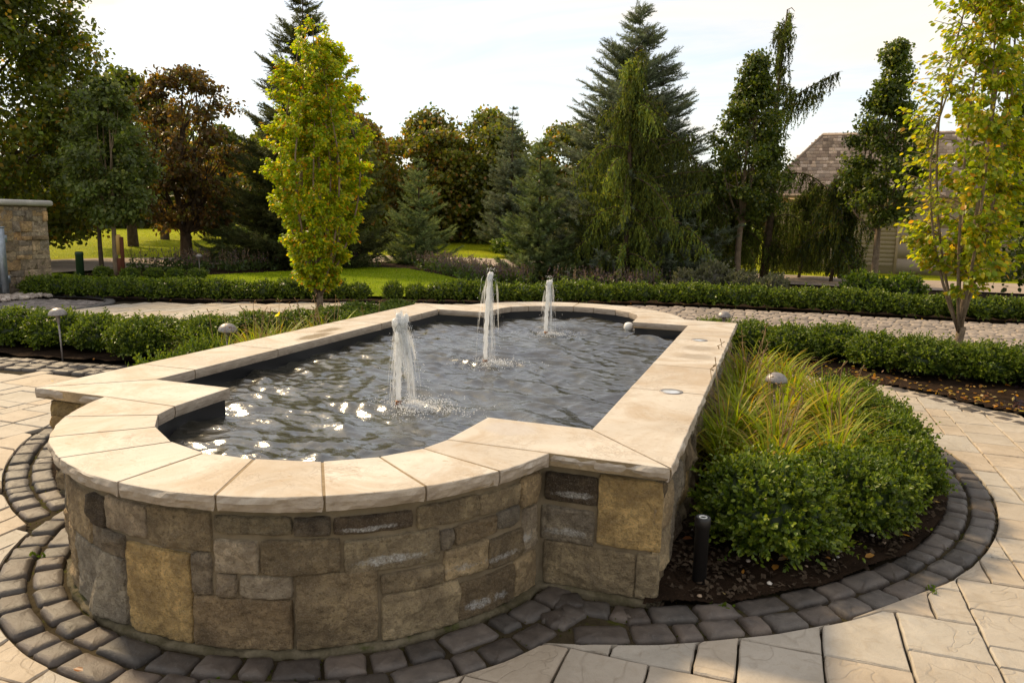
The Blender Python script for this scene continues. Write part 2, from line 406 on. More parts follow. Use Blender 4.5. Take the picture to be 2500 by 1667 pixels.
M['copper'] = m_plain('brass_nozzle', (.22, .10, .045), .45, .5, .6, .4)
M['green_plastic'] = m_plain('dark_green_plastic', (.018, .045, .025), .5, .4)
M['wood_red'] = m_plain('red_brown_timber', (.11, .035, .018), .8, .2)
M['tan_plastic'] = m_plain('tan_marker_plastic', (.55, .33, .10), .55, .4)
M['white'] = m_plain('white_plastic', (.78, .77, .74), .35, .5)
M['cap'] = m_ground('cast_cap_stone', (.42, .40, .37), (.54, .52, .48), 4, 60, .85, .006)
M['lens'] = m_plain('frosted_lens', (.55, .58, .62), .08, .8)
M['petal'] = m_leaf('yellow_petal', .5, .45, .3)
M['siding'] = m_plain('beige_siding', (.36, .29, .225), .6, .3)
M['trim'] = m_plain('tan_trim', (.50, .38, .27), .6, .3); M['gutter'] = m_plain('brown_gutter', (.20, .14, .10), .5, .4)
M['pebble'] = m_cobble('pebble_stone', .4, .6)
def m_shingle():
    t = NT('cedar_shingle'); p = t.pos(); oc = t.ocol(); n = t.noise(t.mapv(p, (30, 30, 3)), 1, 5, .6)
    c = t.mix(t.ramp(n, (.3, 0.), (.7, 1.)), t.mix(1., oc, (.6, .58, .56), 'MULTIPLY'), t.mix(1., oc, (1.3, 1.25, 1.2), 'MULTIPLY'))
    return t.end(t.bsdf(c, .8, .3, t.bump(n, .4, .01)))
M['shingle'] = m_shingle()
# ------------------------------------------------------------------ plan of the court
L_, HW, CW = 4.603, 1.682, .42             # fountain rectangle length, half width, coping width
FC = np.array([0., .2997]); RO, RI = 1.2268, .8277
BR, BL = np.array([.51, 2.3]), np.array([-.40, 2.3])
R_NEAR, R_BED0, R_BED1 = 1.468, 2.53, 2.79
HEDGE = np.array([(-10.6, 7.0), (-9.0, 7.4), (-7.33, 7.94), (-5.09, 9.33), (-2.64, 10.36), (-.39, 11.57), (1.99, 11.86), (4.44, 11.81), (6.02, 12.01), (9.5, 12.6)])
LEFT_BED = [(-11, 2.25), (-8, 2.42), (-5.74, 2.74), (-4.92, 2.82), (-4.25, 2.95), (-3.4, 3.1), (-3.0, 3.6), (-2.7, 4.6), (-2.5, 6.0), (-2.7, 7.3), (-3.6, 7.9), (-4.9, 7.8), (-5.4, 6.9), (-5.2, 5.6), (-5.6, 4.6), (-6.6, 4.2), (-8, 4.1), (-11, 4.0)]
RIGHT_BED = [(1.0, 7.6), (1.0, 6.2), (1.6, 5.6), (2.4, 5.35), (3.08, 5.2), (3.41, 4.93), (3.72, 4.63), (4.05, 4.33), (5.0, 3.6), (7, 3.0), (9, 4.0), (9, 6.0), (5.0, 6.5), (4.5, 7.3), (3.4, 7.35), (2.4, 7.4), (1.6, 7.7)]
def hedge_y(x): return np.interp(x, HEDGE[:, 0], HEDGE[:, 1])
def left_line(x): return 2.36 + .10 * (x + 4.5)
def vis(P, m=0):
    u, v, z = pix(P)
    return (z > .2) & (u > -m) & (u < 2500 + m) & (v > -m) & (v < 1667 + m)

def sheet(name, poly, z, mat, label=None):
    v = [(x, y, z) for x, y in poly]
    return struct(mk(name, v, [tuple(range(len(v)))], mat), label)
def grid_sheet(name, inside, x0, x1, y0, y1, st, zf, mat, smooth=True):
    xs = np.arange(x0, x1 + st, st); ys = np.arange(y0, y1 + st, st)
    X, Y = np.meshgrid(xs, ys); Z = zf(X, Y); nx = len(xs)
    I, J = np.meshgrid(np.arange(nx - 1), np.arange(len(ys) - 1))
    a = (J * nx + I).ravel(); F = np.stack([a, a + 1, a + nx + 1, a + nx], 1)
    k = inside(X[:-1, :-1] + st / 2, Y[:-1, :-1] + st / 2).ravel(); F = F[k]
    V = np.stack([X, Y, Z], -1).reshape(-1, 3)
    used, inv = np.unique(F, return_inverse=True)
    return struct(mk(name, V[used], inv.reshape(F.shape), mat, smooth=smooth))

# ground to the horizon, rolling a little behind the drive
def gz(X, Y):
    d = np.hypot(X - 2, Y + 2.8)
    return -.09 + np.clip((d - 24) / 20, 0, 1) * (.30 * fbm(X * .11, Y * .11, 3, 2) + .25)
grid_sheet('ground', lambda x, y: x == x, -120, 90, -30, 150, 1.5, gz, M['meadow'])
big = mk('ground_far', [(-1500, -1500, -.7), (1500, -1500, -.7), (1500, 1500, -.7), (-1500, 1500, -.7)], [(0, 1, 2, 3)], M['meadow']); struct(big)
# court base under all the paving joints
sheet('court_base', [(-11.2, -6), (10, -6), (10, 12.2), (6, 11.8), (4.4, 11.6), (2, 11.65), (-.4, 11.35), (-2.6, 10.15), (-5, 9.1), (-7.3, 7.75), (-9, 7.2), (-11.2, 6.5)], -.028, M['sand'])
# curving drive behind the planting
cl = np.array([(-17.2, 2), (-17.2, 9), (-16.8, 14), (-15.2, 18.5), (-11, 22.4), (-6, 22.2), (-1, 20.2), (3, 19.8), (7, 20.2), (12, 20.6), (20, 20.5)])
tt = np.linspace(0, len(cl) - 1, 60); cx = np.interp(tt, range(len(cl)), cl[:, 0]); cyy = np.interp(tt, range(len(cl)), cl[:, 1])
k5 = np.ones(7) / 7; cx = np.convolve(np.pad(cx, 3, 'edge'), k5, 'valid'); cyy = np.convolve(np.pad(cyy, 3, 'edge'), k5, 'valid')
tg = nrmz(np.stack([np.gradient(cx), np.gradient(cyy)], 1)); nn = np.stack([-tg[:, 1], tg[:, 0]], 1)
wl = np.interp(tt, [0, 3, 5, 10], [2.4, 2.3, 1.9, 1.9])[:, None]
A = np.stack([cx, cyy], 1) + nn * wl; B = np.stack([cx, cyy], 1) - nn * wl
V = np.concatenate([np.c_[A, np.full(60, .006)], np.c_[B, np.full(60, .006)]])
struct(mk('drive', V, np.array([(i, i + 60, i + 61, i + 1) for i in range(59)]), M['drive']))
# bed of mulch behind the court hedge, with the lawn set into it
PLANT = [(-13.4, 6.3), (-10.7, 6.6), (-9, 7.1), (-7.3, 7.65), (-5, 9.02), (-2.6, 10.05), (-.4, 11.27), (2, 11.55), (4.4, 11.5), (6, 11.7), (9.5, 12.3), (14, 13), (14, 18.0), (7, 18.0), (3, 17.7), (-1, 18.0), (-4, 18.9), (-7, 20.0), (-10.5, 20.2), (-12.6, 17.5), (-13.9, 14), (-14.3, 9.5)]
sheet('planting_soil', PLANT, -.012, M['soil'])
LAWN = [(-14.2, 8.2), (-12.2, 7.4), (-10, 7.5), (-8.5, 7.9), (-7, 8.5), (-4.9, 9.8), (-2.6, 10.75), (-1.5, 11.3), (-2.6, 12.2), (-4.9, 13.7), (-6.6, 15.5), (-8.3, 17.2), (-9.6, 16.9), (-10.3, 14.2), (-11.4, 11.4), (-12.8, 10.4), (-14.4, 10.6)]
def lawn_z(X, Y): return .012 + .05 * np.exp(-((X + 7) ** 2 / 14 + (Y - 12.5) ** 2 / 12)) + .006 * fbm(X * 2, Y * 2, 5, 2)
lawn = grid_sheet('lawn', lambda x, y: inpoly(x, y, LAWN), -15, -1, 7, 18, .12, lawn_z, M['lawn'])
# short blades over the lawn
n = 60000; gx = rng.uniform(-14.5, -1.5, n); gy = rng.uniform(7.5, 17.3, n); k = inpoly(gx, gy, LAWN); gx, gy = gx[k], gy[k]
P = np.stack([gx, gy, lawn_z(gx, gy) - .005], 1); n = len(P)
T = (np.array([(-.16, 0, 0), (.16, 0, 0), (0, 1, 0)]), np.array([(0, 1, 2)]))
ax = nrmz(np.stack([rng.normal(0, .35, n), rng.normal(0, .35, n), np.ones(n)], 1))
v, f = scatter(T, P, ax, rdir(n), rng.uniform(.02, .045, n))
stuff(mk('lawn_grass', v, f, M['grass'], None, rep(pal([(.18, .26, .006), (.28, .35, .010), (.12, .19, .006)], [4, 3, 2], n), 3)), 'short mown grass of the curved lawn behind the low hedge', 'grass')
# verge grass beyond, tufted
n = 46000; gx = rng.uniform(-40, 4, n); gy = rng.uniform(9, 52, n)
dd = np.min(np.hypot(gx[:, None] - cx[None, ::2], gy[:, None] - cyy[None, ::2]), 1)
k = (dd > 2.6) & ~inpoly(gx, gy, PLANT) & (gy > hedge_y(gx) + .3) & (gx < 3) & ~((gx > -11.5) & (gy < 9)); gx, gy = gx[k], gy[k]; n = len(gx)
P = np.stack([gx, gy, gz(gx, gy)], 1)
ax = nrmz(np.stack([rng.normal(0, .3, n), rng.normal(0, .3, n), np.ones(n)], 1))
v, f = scatter(T, P, ax, rdir(n), rng.uniform(.03, .08, n))
stuff(mk('verge_grass', v, f, M['grass'], None, rep(pal([(.30, .34, .012), (.38, .38, .02), (.22, .27, .012)], [4, 3, 2], n), 3)), 'sunlit yellow green grass beyond the curving drive', 'grass')

# soil in the beds beside the fountain and to the sides
def soil_z(X, Y): return .018 + .012 * fbm(X * 9, Y * 9, 11, 3)
grid_sheet('fountain_bed_right', lambda x, y: (np.hypot(x - BR[0], y - BR[1]) < R_BED0 + .02) & (x > 1.60) & (y > .0), 1.5, 3.2, -.3, 5.2, .014, soil_z, M['soil'])
grid_sheet('fountain_bed_left', lambda x, y: (np.hypot(x - BL[0], y - BL[1]) < R_BED0 + .02) & (x < -1.60) & (y > .0), -3.2, -1.5, -.3, 5.2, .018, soil_z, M['soil'])
grid_sheet('left_bed', lambda x, y: inpoly(x, y, LEFT_BED), -11, -2, 2, 8.2, .07, soil_z, M['soil'])
grid_sheet('right_bed', lambda x, y: inpoly(x, y, RIGHT_BED), .8, 9.2, 2.8, 7.9, .06, soil_z, M['soil'])

# ---- flagstones
G0 = .1465
def pack(x0, y0, nx, ny, seed):
    r = random.Random(seed); occ = np.zeros((ny, nx), bool); out = []
    sizes = [(2, 2)] * 9 + [(3, 2)] * 5 + [(2, 3)] * 3 + [(2, 1)] * 3 + [(1, 2)] + [(3, 3)] * 3
    for j in range(ny):
        for i in range(nx):
            if occ[j, i]: continue
            cand = sizes[:]; r.shuffle(cand)
            for w, h in cand + [(1, 1)]:
                if i + w <= nx and j + h <= ny and not occ[j:j + h, i:i + w].any():
                    occ[j:j + h, i:i + w] = True; out.append((x0 + i * G0, y0 + j * G0, w * G0, h * G0)); break
    return out
def pav_ok(x, y):
    if y > hedge_y(x) - .55 or x < -10.5: return False
    if x < -3.0 and y > left_line(x) and inpoly(x, y, LEFT_BED): return False
    if x < -3.2 and left_line(x) - .02 < y < left_line(x) + .62 and x > -9: return False
    if inpoly(x, y, RIGHT_BED) or inpoly(x, y, LEFT_BED): return False
    if -HW < x < HW and -.1 < y < L_ + 1.2: return False
    if x < -8.25 and 4.2 < y < 7.5: return False
    if x > -.9 and y > 5.6: return False
    return True
def clip_out(P):
    for c, r in ((FC, R_NEAR), (BR, R_BED1 + .008), (BL, R_BED1 + .008)):
        d = P - c; q = np.linalg.norm(d, axis=1)
        k = (q < r)
        if c is BR: k &= P[:, 0] > 0
        if c is BL: k &= P[:, 0] < 0
        P = np.where(k[:, None], c + d / np.maximum(q, 1e-6)[:, None] * r, P)
    lim = left_line(P[:, 0]) - .01
    k = (P[:, 0] < -3.2) & (P[:, 0] > -9) & (P[:, 1] > lim) & (P[:, 1] < lim + .5)
    P = P.copy(); P[k, 1] = lim[k]
    return P
def area(P): x, y = P[:, 0], P[:, 1]; return .5 * abs(np.dot(x, np.roll(y, -1)) - np.dot(y, np.roll(x, -1)))
def slab_geo(P, z, r):
    n = len(P); c = P.mean(0)
    d = nrmz(c - P)
    tilt = r.uniform(-.004, .004), r.uniform(-.004, .004)
    zt = z + (P - c) @ np.array(tilt)
    top = P + d * .006
    V = np.concatenate([np.c_[P, np.full(n, -.045)], np.c_[P, zt - .006], np.c_[top, zt]])
    q = np.arange(n); q2 = (q + 1) % n
    F = np.concatenate([np.stack([q, q2, q2 + n, q + n], 1), np.stack([q + n, q2 + n, q2 + 2 * n, q + 2 * n], 1)])
    return V, [tuple(a) for a in F] + [tuple(range(2 * n, 3 * n))]
slabs = []
rs = random.Random(3)
for x, y, w, h in pack(-10.6 - .02, -4.035, 118, 105, 5) :
    if not pav_ok(x + w / 2, y + h / 2): continue
    if not vis(np.array([[x + w / 2, y + h / 2, 0]]), 700)[0]: continue
    g = .0045
    E = []
    for (ax_, ay, bx, by) in ((x + g, y + g, x + w - g, y + g), (x + w - g, y + g, x + w - g, y + h - g), (x + w - g, y + h - g, x + g, y + h - g), (x + g, y + h - g, x + g, y + g)):
        for k in range(6):
            s = k / 6; E.append((ax_ + (bx - ax_) * s + rs.uniform(-.0025, .0025), ay + (by - ay) * s + rs.uniform(-.0025, .0025)))
    P = clip_out(np.array(E))
    q = [0]
    for i in range(1, len(P)):
        if np.linalg.norm(P[i] - P[q[-1]]) > .004: q.append(i)
    P = P[q]
    if len(P) < 4 or area(P) < .05 * w * h or area(P) < .0012: continue
    c = P.mean(0); dcam = np.hypot(c[0] - CAM_O[0], c[1] - CAM_O[1])
    slabs.append((dcam, bool(vis(np.array([[c[0], c[1], 0]]), 60)[0]), P))
slabs.sort(key=lambda s: s[0])
paving = struct(empty('flagstone_paving')); kids = 0
rest_v, rest_f, rest_c, nn_ = [], [], [], 0
for d, v_, P in slabs:
    V, F = slab_geo(P, rs.uniform(-.002, .003), rs)
    if v_ and kids < 300:
        put('flagstone', mk('flagstone', V, F, M['flag'], link=False), paving); kids += 1
    else:
        rest_c += [rs.random()] * len(V); rest_v.append(V); rest_f += [tuple(i + nn_ for i in t) for t in F]; nn_ += len(V)
stuff(mk('flagstones_beyond', np.concatenate(rest_v), rest_f, M['flag_far'], paving, np.array(rest_c)[:, None]))

# ---- cobbles
def cobble_mesh(name, mat, seed, lev=16):
    r = np.random.default_rng(seed); a = np.arange(lev) * 2 * np.pi / lev + np.pi / lev
    ca, sa = np.cos(a), np.sin(a); e = .30
    bx = np.sign(ca) * np.abs(ca) ** e * .5; by = np.sign(sa) * np.abs(sa) ** e * .5
    m = np.maximum(np.abs(bx), np.abs(by)) / .5
    bx, by = bx / m ** .35 + r.normal(0, .02, lev), by / m ** .35 + r.normal(0, .02, lev)
    lv = [(1.0, -.07), (1.0, -.022), (.955, -.010), (.86, -.002), (.5, .001)]
    V = np.concatenate([np.stack([bx * s, by * s, z + r.normal(0, .0017, lev)], 1) for s, z in lv] + [np.array([[0, 0, .0015]])])
    F = [(i * lev + k, i * lev + (k + 1) % lev, (i + 1) * lev + (k + 1) % lev, (i + 1) * lev + k) for i in range(len(lv) - 1) for k in range(lev)]
    t = np.array([((len(lv) - 1) * lev + k, (len(lv) - 1) * lev + (k + 1) % lev, len(lv) * lev) for k in range(lev)])
    return V, [np.array(F), t]
CB = [cobble_mesh('cobble', None, i) for i in range(9)]
CBM = [mk('cobble', v, f, M['cobble'], smooth=True, link=False) for v, f in CB]
edging = struct(empty('cobble_edging'))
rc = random.Random(21)
def charcoal():
    k = rc.uniform(.5, 1.15); w = rc.uniform(0, 1)
    return (.095 * k * (1 + .2 * w), .085 * k * (1 + .08 * w), .075 * k)
def lay(x, y, ln, wd, rz, z=.004, col=None):
    put('cobble', rc.choice(CBM), edging, (x, y, z + rc.uniform(-.005, .007)), (rc.uniform(-.022, .022), rc.uniform(-.022, .022), rz + rc.uniform(-.03, .03)), (ln, wd, rc.uniform(.85, 1.3)), col or charcoal())
def ring(c, r0, r1, a0, a1, ok, rows=2):
    h = (r1 - r0) / rows
    for j in range(rows):
        r = r0 + (j + .5) * h; a = a0 + rc.uniform(0, .03)
        while a < a1:
            ln = rc.choice((.11, .135, .16, .17, .19, .225)); da = ln / r
            am = a + da / 2; x, y = c[0] + r * math.cos(am), c[1] + r * math.sin(am)
            if ok(x, y): lay(x, y, ln - .012, h - .012, am + math.pi / 2)
            a += da
ring(FC, 1.205, 1.465, math.radians(-178), math.radians(-6), lambda x, y: not (y > .0 and abs(x) < HW) and not (abs(x) > 1.36 and y > -.02))
okb = lambda x, y: np.hypot(x - FC[0], y - FC[1]) > 1.515
ring(BR, R_BED0, R_BED1, math.radians(-72), math.radians(62), lambda x, y: okb(x, y) and y < 4.7)
ring(BL, R_BED0, R_BED1, math.radians(118), math.radians(252), lambda x, y: okb(x, y) and y < 3.3)
for j in range(3):                                   # border before the left bed
    x = -9.0 + rc.uniform(0, .1)
    while x < -3.35:
        ln = rc.choice((.13, .16, .19, .22)); y = left_line(x) + .075 + j * .15
        lay(x + ln / 2, y, ln - .012, .138, .10); x += ln
bd = np.array([(3.05, 5.18), (3.39, 4.88), (3.66, 4.45), (3.98, 4.12), (5.0, 3.3), (6.5, 2.75)])
ss = np.concatenate([[0], np.cumsum(np.linalg.norm(np.diff(bd, axis=0), axis=1))])
for j in range(2):                                   # border before the right bed
    s = rc.uniform(0, .1)
    while s < ss[-1] - .2:
        ln = rc.choice((.13, .16, .19, .22)); q = s + ln / 2
        x, y = np.interp(q, ss, bd[:, 0]), np.interp(q, ss, bd[:, 1]); x2, y2 = np.interp(q + .1, ss, bd[:, 0]), np.interp(q + .1, ss, bd[:, 1])
        a = math.atan2(y2 - y, x2 - x); o = (j - .3) * .135
        lay(x - math.sin(a) * o, y + math.cos(a) * o, ln - .012, .12, a); s += ln
for x, y, rz in ((1.300, -.045, .5), (1.415, -.06, .15), (1.545, -.055, -.05), (1.30, -.19, .75)): lay(x, y, .13, .115, rz)
# moss bed under the edging rings
def moss_ok(x, y):
    r = np.hypot(x - FC[0], y - FC[1]); a = (r < R_NEAR) & (r > 1.12) & (y < .35)
    b = np.hypot(x - BR[0], y - BR[1]); c = np.hypot(x - BL[0], y - BL[1])
    return (a | ((b > R_BED0 - .03) & (b < R_BED1) & (x > .6)) | ((c > R_BED0 - .03) & (c < R_BED1) & (x < -.6))) & (y < 4.8)
grid_sheet('mossy_joints', moss_ok, -3.4, 3.4, -1.25, 4.9, .018, lambda X, Y: -.015 + .006 * fbm(X * 14, Y * 14, 8, 2), M['moss'])
n = 26000; gx = rng.uniform(-3.4, 3.4, n); gy = rng.uniform(-1.25, 3.2, n)
pn = fbm(gx * 3, gy * 3, 31, 3)
k = moss_ok(gx, gy) & (pn > .15); gx, gy = gx[k], gy[k]; n = len(gx)
v, f = scatter(DIAM, np.stack([gx, gy, np.full(n, -.012)], 1), nrmz(np.stack([rng.normal(0, .8, n), rng.normal(0, .8, n), np.ones(n)], 1)), rdir(n), rng.uniform(.006, .014, n))
stuff(mk('moss', v, f, M['grass'], None, rep(pal([(.07, .085, .01), (.11, .10, .015), (.05, .06, .01)], [3, 2, 2], n), 4)), 'green brown moss growing in the joints of the dark cobble edging', 'moss')

# setts of the lane and of the gate apron
setts = []
def add_setts(x0, x1, y0, y1, ang, ok, seed, wmul=1.0, dark=None):
    r = random.Random(seed); c, s = math.cos(ang), math.sin(ang); y = y0
    while y < y1:
        h = r.choice((.125, .135, .145)) * wmul; x = x0 + r.uniform(0, .15)
        while x < x1:
            w = r.choice((.15, .18, .2, .22, .26)) * wmul
            px, py = x + w / 2, y + h / 2; qx, qy = px * c - py * s, px * s + py * c
            if ok(qx, qy):
                k = r.uniform(.7, 1.25); base = dark or (.29, .245, .205)
                setts.append((np.hypot(qx - CAM_O[0], qy - CAM_O[1]), qx, qy, w - .014, h - .014, ang + r.uniform(-.05, .05), tuple(b * k for b in base), r.randrange(5)))
            x += w
        y += h
def lane_ok(x, y): return x > -.95 and y > 5.5 and y < hedge_y(x) - .5 and not inpoly(x, y, RIGHT_BED) and not (abs(x) < 1.5 and y < 6.1) and vis(np.array([[x, y, 0]]), 500)[0]
add_setts(-3, 12, 3, 13, .06, lane_ok, 4)
def apron_d(x, y):
    dx_, dy_ = max(x + 9.5, 0), max(y - 6.2, 0)
    return math.hypot(dx_, dy_)
add_setts(-10.5, -8.2, 4.2, 7.6, 0., lambda x, y: apron_d(x, y) < .95 and y < hedge_y(x) - .5, 6, .85, (.20, .175, .16))
for k in range(26):
    a = math.pi / 2 * (k + .5) / 13 - math.pi / 2 * .4
    if a < 0: x, y, rz = -8.43, 6.2 + a * 1.6, math.pi / 2
    else: x, y, rz = -9.5 + 1.07 * math.cos(a), 6.2 + 1.07 * math.sin(a), a + math.pi / 2
    setts.append((np.hypot(x - CAM_O[0], y - CAM_O[1]), x, y, .14, .2, rz + math.pi / 2, (.10, .095, .09), k % 5))
setts.sort(key=lambda s: s[0])
SM = [mk('sett', v, f, M['setts'], smooth=True, link=False) for v, f in CB]
lane = struct(empty('cobblestone_lane')); g = Geo(); kids = 0
def coarse(v, f): return v, f
for d, x, y, w, h, rz, c, k in setts:
    z = .004 + rs.uniform(-.004, .008)
    if kids < 300 and vis(np.array([[x, y, 0]]))[0]:
        put('cobble', SM[k], lane, (x, y, z), (rs.uniform(-.02, .02), rs.uniform(-.02, .02), rz), (w, h, 1.2), c); kids += 1
    else:
        v, f = CB[k]; q = v * np.array([w, h, 1.2]); cc, s_ = math.cos(rz), math.sin(rz)
        q = np.stack([q[:, 0] * cc - q[:, 1] * s_ + x, q[:, 0] * s_ + q[:, 1] * cc + y, q[:, 2] + z], 1)
        g.add(q, f, c)
t = NT('grey_sett_far'); p_ = t.pos(); n1_ = t.noise(p_, 11, 5, .65)
M['setts_far'] = t.end(t.bsdf(t.mix(t.ramp(n1_, (.3, 0.), (.7, 1.)), t.mix(1., t.attr(), (.7, .7, .7), 'MULTIPLY'), t.mix(1., t.attr(), (1.35, 1.32, 1.3), 'MULTIPLY')), .7, .35, t.bump(n1_, .4, .006)))
stuff(g.build('cobbles_beyond', M['setts_far'], lane, smooth=True))
# ------------------------------------------------------------------ fountain
ZT, ZB, ZW = .6, .543, .472
fountain = tag(empty('fountain'), 'long stone fountain basin with cream coping and rounded ends, full of dark water', 'fountain')
A_OUT = [-165.8, -147.3, -131.2, -115.7, -95.5, -76.8, -59.7, -43.2, -28.5, -13.7]
A_IN = [(-.72, -.014), (-.673, -.167), (-.53, -.328), (-.304, -.471), (-.08, -.536), (.147, -.524), (.405, -.449), (.577, -.312), (.686, -.145), (.725, .006)]
NX = math.sqrt(RO ** 2 - FC[1] ** 2)
def arcp(a0, a1, r, n): return [(FC[0] + r * math.cos(math.radians(a0 + (a1 - a0) * i / n)), FC[1] + r * math.sin(math.radians(a0 + (a1 - a0) * i / n))) for i in range(n + 1)]
def mir(P): return [(x, L_ - y) for x, y in P][::-1]
def coping(poly, rough, seed):
    """poly counter-clockwise, rough: set of edge indices with a split rock face"""
    poly = [np.array(q) for q in poly]; n = len(poly)
    # shrink for the joint
    off = []
    for i in range(n):
        a, b, c = poly[i - 1], poly[i], poly[(i + 1) % n]
        e1, e2 = nrmz(b - a), nrmz(c - b)
        n1, n2 = np.array([-e1[1], e1[0]]), np.array([-e2[1], e2[0]])
        d1 = 0. if (i - 1) % n in rough else .0045; d2 = 0. if i in rough else .0045
        m = np.linalg.solve(np.array([n1, n2]) + 1e-9 * np.eye(2), np.array([d1, d2])) if abs(np.cross(n1, n2)) > .05 else n1 * max(d1, d2)
        off.append(b + m)
    pts, nor, rg = [], [], []
    for i in range(n):
        a, b = off[i], off[(i + 1) % n]; ln = np.linalg.norm(b - a); st = .018 if i in rough else .14
        k = max(1, int(ln / st)); e = nrmz(b - a); nn2 = np.array([e[1], -e[0]])
        for j in range(k):
            pts.append(a + (b - a) * j / k); nor.append(nn2); rg.append(1. if i in rough and (j > 0 or (i - 1) % n in rough) else 0.)
    pts, nor, rg = np.array(pts), np.array(nor), np.array(rg); m = len(pts)
    def nz3(x, y, z): return mnoise.noise(Vector((x, y, z)))
    V = []
    for zi, (z, inset, amp) in enumerate([(ZB, .008, .007), (ZB + .016, .0, .011), (ZB + .034, -.004, .012), (ZT - .008, .0, .008), (ZT - .002, .002, .004), (ZT, .0055, .003)]):
        for p, q, r in zip(pts, nor, rg):
            d = -inset * (1 if r else .55)
            if r: d += amp * (nz3(p[0] * 9 + seed, p[1] * 9, z * 30) * 1.0 + .7 * nz3(p[0] * 26, p[1] * 26 + seed, z * 55))
            zz = z + (.0035 * nz3(p[0] * 14, p[1] * 14, seed + zi) if r and zi in (1, 2, 3) else 0)
            V.append((p[0] + q[0] * d, p[1] + q[1] * d, zz))
    q = np.arange(m); q2 = (q + 1) % m; F = []
    for l in range(5): F += [tuple(t) for t in np.stack([q + l * m, q2 + l * m, q2 + (l + 1) * m, q + (l + 1) * m], 1)]
    F += [tuple(range(5 * m, 6 * m)), tuple(range(m - 1, -1, -1))]
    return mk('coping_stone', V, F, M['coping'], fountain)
mg = Geo()
def joint(poly):
    P = np.array(poly, float); c = P.mean(0); n = len(P); Q = []
    for x, y in P:
        near = y < .06; fc = np.array([0, FC[1] if near else L_ - FC[1]])
        if abs(x) < 1.21 and (near or y > L_ - .06):
            d = np.array([x, y]) - fc; d = d / np.linalg.norm(d) * (-1 if np.linalg.norm(d) > 1.0 else 1)
        elif abs(x) > 1.2 and CW < y < L_ - CW: d = np.array([(-1. if abs(x) > 1.5 else 1.) * np.sign(x), 0.])
        else: d = nrmz(c - np.array([x, y]))
        Q.append((x + d[0] * .009, y + d[1] * .009))
    P = np.array(Q)
    V = np.concatenate([np.c_[P, np.full(n, ZB + .003)], np.c_[P, np.full(n, ZT - .0022)]]); q = np.arange(n); q2 = (q + 1) % n
    mg.add(V, np.stack([q, q2, q2 + n, q + n], 1))
    # fan top
    V2 = np.concatenate([np.c_[P, np.full(n, ZT - .0022)], [[c[0], c[1], ZT - .0022]]])
    mg.add(V2, np.stack([q, q2, np.full(n, n)], 1))
stones = []
for i in range(9):
    outer = arcp(A_OUT[i], A_OUT[i + 1], RO, 5)
    if i == 0: outer[0] = (-NX, .0)
    if i == 8: outer[-1] = (NX, .0)
    poly = outer + [A_IN[i + 1], A_IN[i]]
    stones.append((poly, set(range(5))))
stones.append(([(-HW, 0), (-NX, 0), A_IN[0], (-.75, CW), (-HW + CW, CW)], {0}))
stones.append(([(HW, 0), (HW - CW, CW), (.75, CW), A_IN[9], (NX, 0)], {4}))
for poly, rgh in list(stones):
    n = len(poly); mp_ = mir(poly); stones.append((mp_, {(n - 2 - e) % n for e in rgh}))
yl = [None, .722, 1.525, 3.0, 3.80, None]; yr = [None, 1.35, 2.13, 3.335, 3.9, None]
for i in range(5):
    a = [(-HW, 0) if i == 0 else (-HW, yl[i]), (-HW + CW, CW) if i == 0 else (-HW + CW, yl[i]), (-HW + CW, L_ - CW) if i == 4 else (-HW + CW, yl[i + 1]), (-HW, L_) if i == 4 else (-HW, yl[i + 1])]
    stones.append((a, {3}))
    b = [(HW, 0) if i == 0 else (HW, yr[i]), (HW, L_) if i == 4 else (HW, yr[i + 1]), (HW - CW, L_ - CW) if i == 4 else (HW - CW, yr[i + 1]), (HW - CW, CW) if i == 0 else (HW - CW, yr[i])]
    stones.append((b, {0}))
for k, (poly, rgh) in enumerate(stones):
    P = np.array(poly)
    if np.dot(P[:, 0], np.roll(P[:, 1], -1)) - np.dot(P[:, 1], np.roll(P[:, 0], -1)) < 0: raise ValueError('winding %d' % k)
    coping(poly, rgh, k * 3.7); joint(poly)
mg.build('coping_mortar', m_ground('tan_joint_mortar', (.27, .20, .12), (.36, .28, .18), 5, 40, .95, .006), fountain)

# outlines of the outer wall and of the lining
WO = .048
def outline_outer(d):
    n = math.sqrt((RO - d) ** 2 - (FC[1] - d) ** 2); a0 = math.degrees(math.atan2(d - FC[1], n))
    front = arcp(-180 - a0, a0, RO - d, 40)
    P = [(-HW + d, d)] + front + [(HW - d, d)]
    return P + mir(P)
inner = [(-HW + CW, CW), (-.75, CW)] + A_IN + [(.75, CW), (HW - CW, CW)]
inner = inner + mir(inner)
def wall_sheet(name, P, z0, z1, mat, parent, flip=False, zs=4, bump=0.):
    P = np.array(P); n = len(P); V = []
    for k in range(zs + 1): V.append(np.c_[P, np.full(n, z0 + (z1 - z0) * k / zs)])
    q = np.arange(n); q2 = (q + 1) % n
    F = np.concatenate([np.stack([q + k * n, q2 + k * n, q2 + (k + 1) * n, q + (k + 1) * n], 1) for k in range(zs)])
    return mk(name, np.concatenate(V), F[:, ::-1] if flip else F, mat, parent)
wall = wall_sheet('basin_wall', outline_outer(WO + .011), -.06, ZB + .004, M['mortar'], fountain)
Pf = np.array(outline_outer(WO)); tq = np.linspace(0, 1, 5)[:-1]
Pf = np.concatenate([Pf[i] + (Pf[(i + 1) % len(Pf)] - Pf[i]) * tq[:, None] for i in range(len(Pf))]); cF = nrmz(np.roll(Pf, -1, 0) - np.roll(Pf, 1, 0)); nF = np.stack([cF[:, 1], -cF[:, 0]], 1)
V = []; lv = [(-.04, .022), (-.008, .020), (.004, .012), (.010, -.015)]
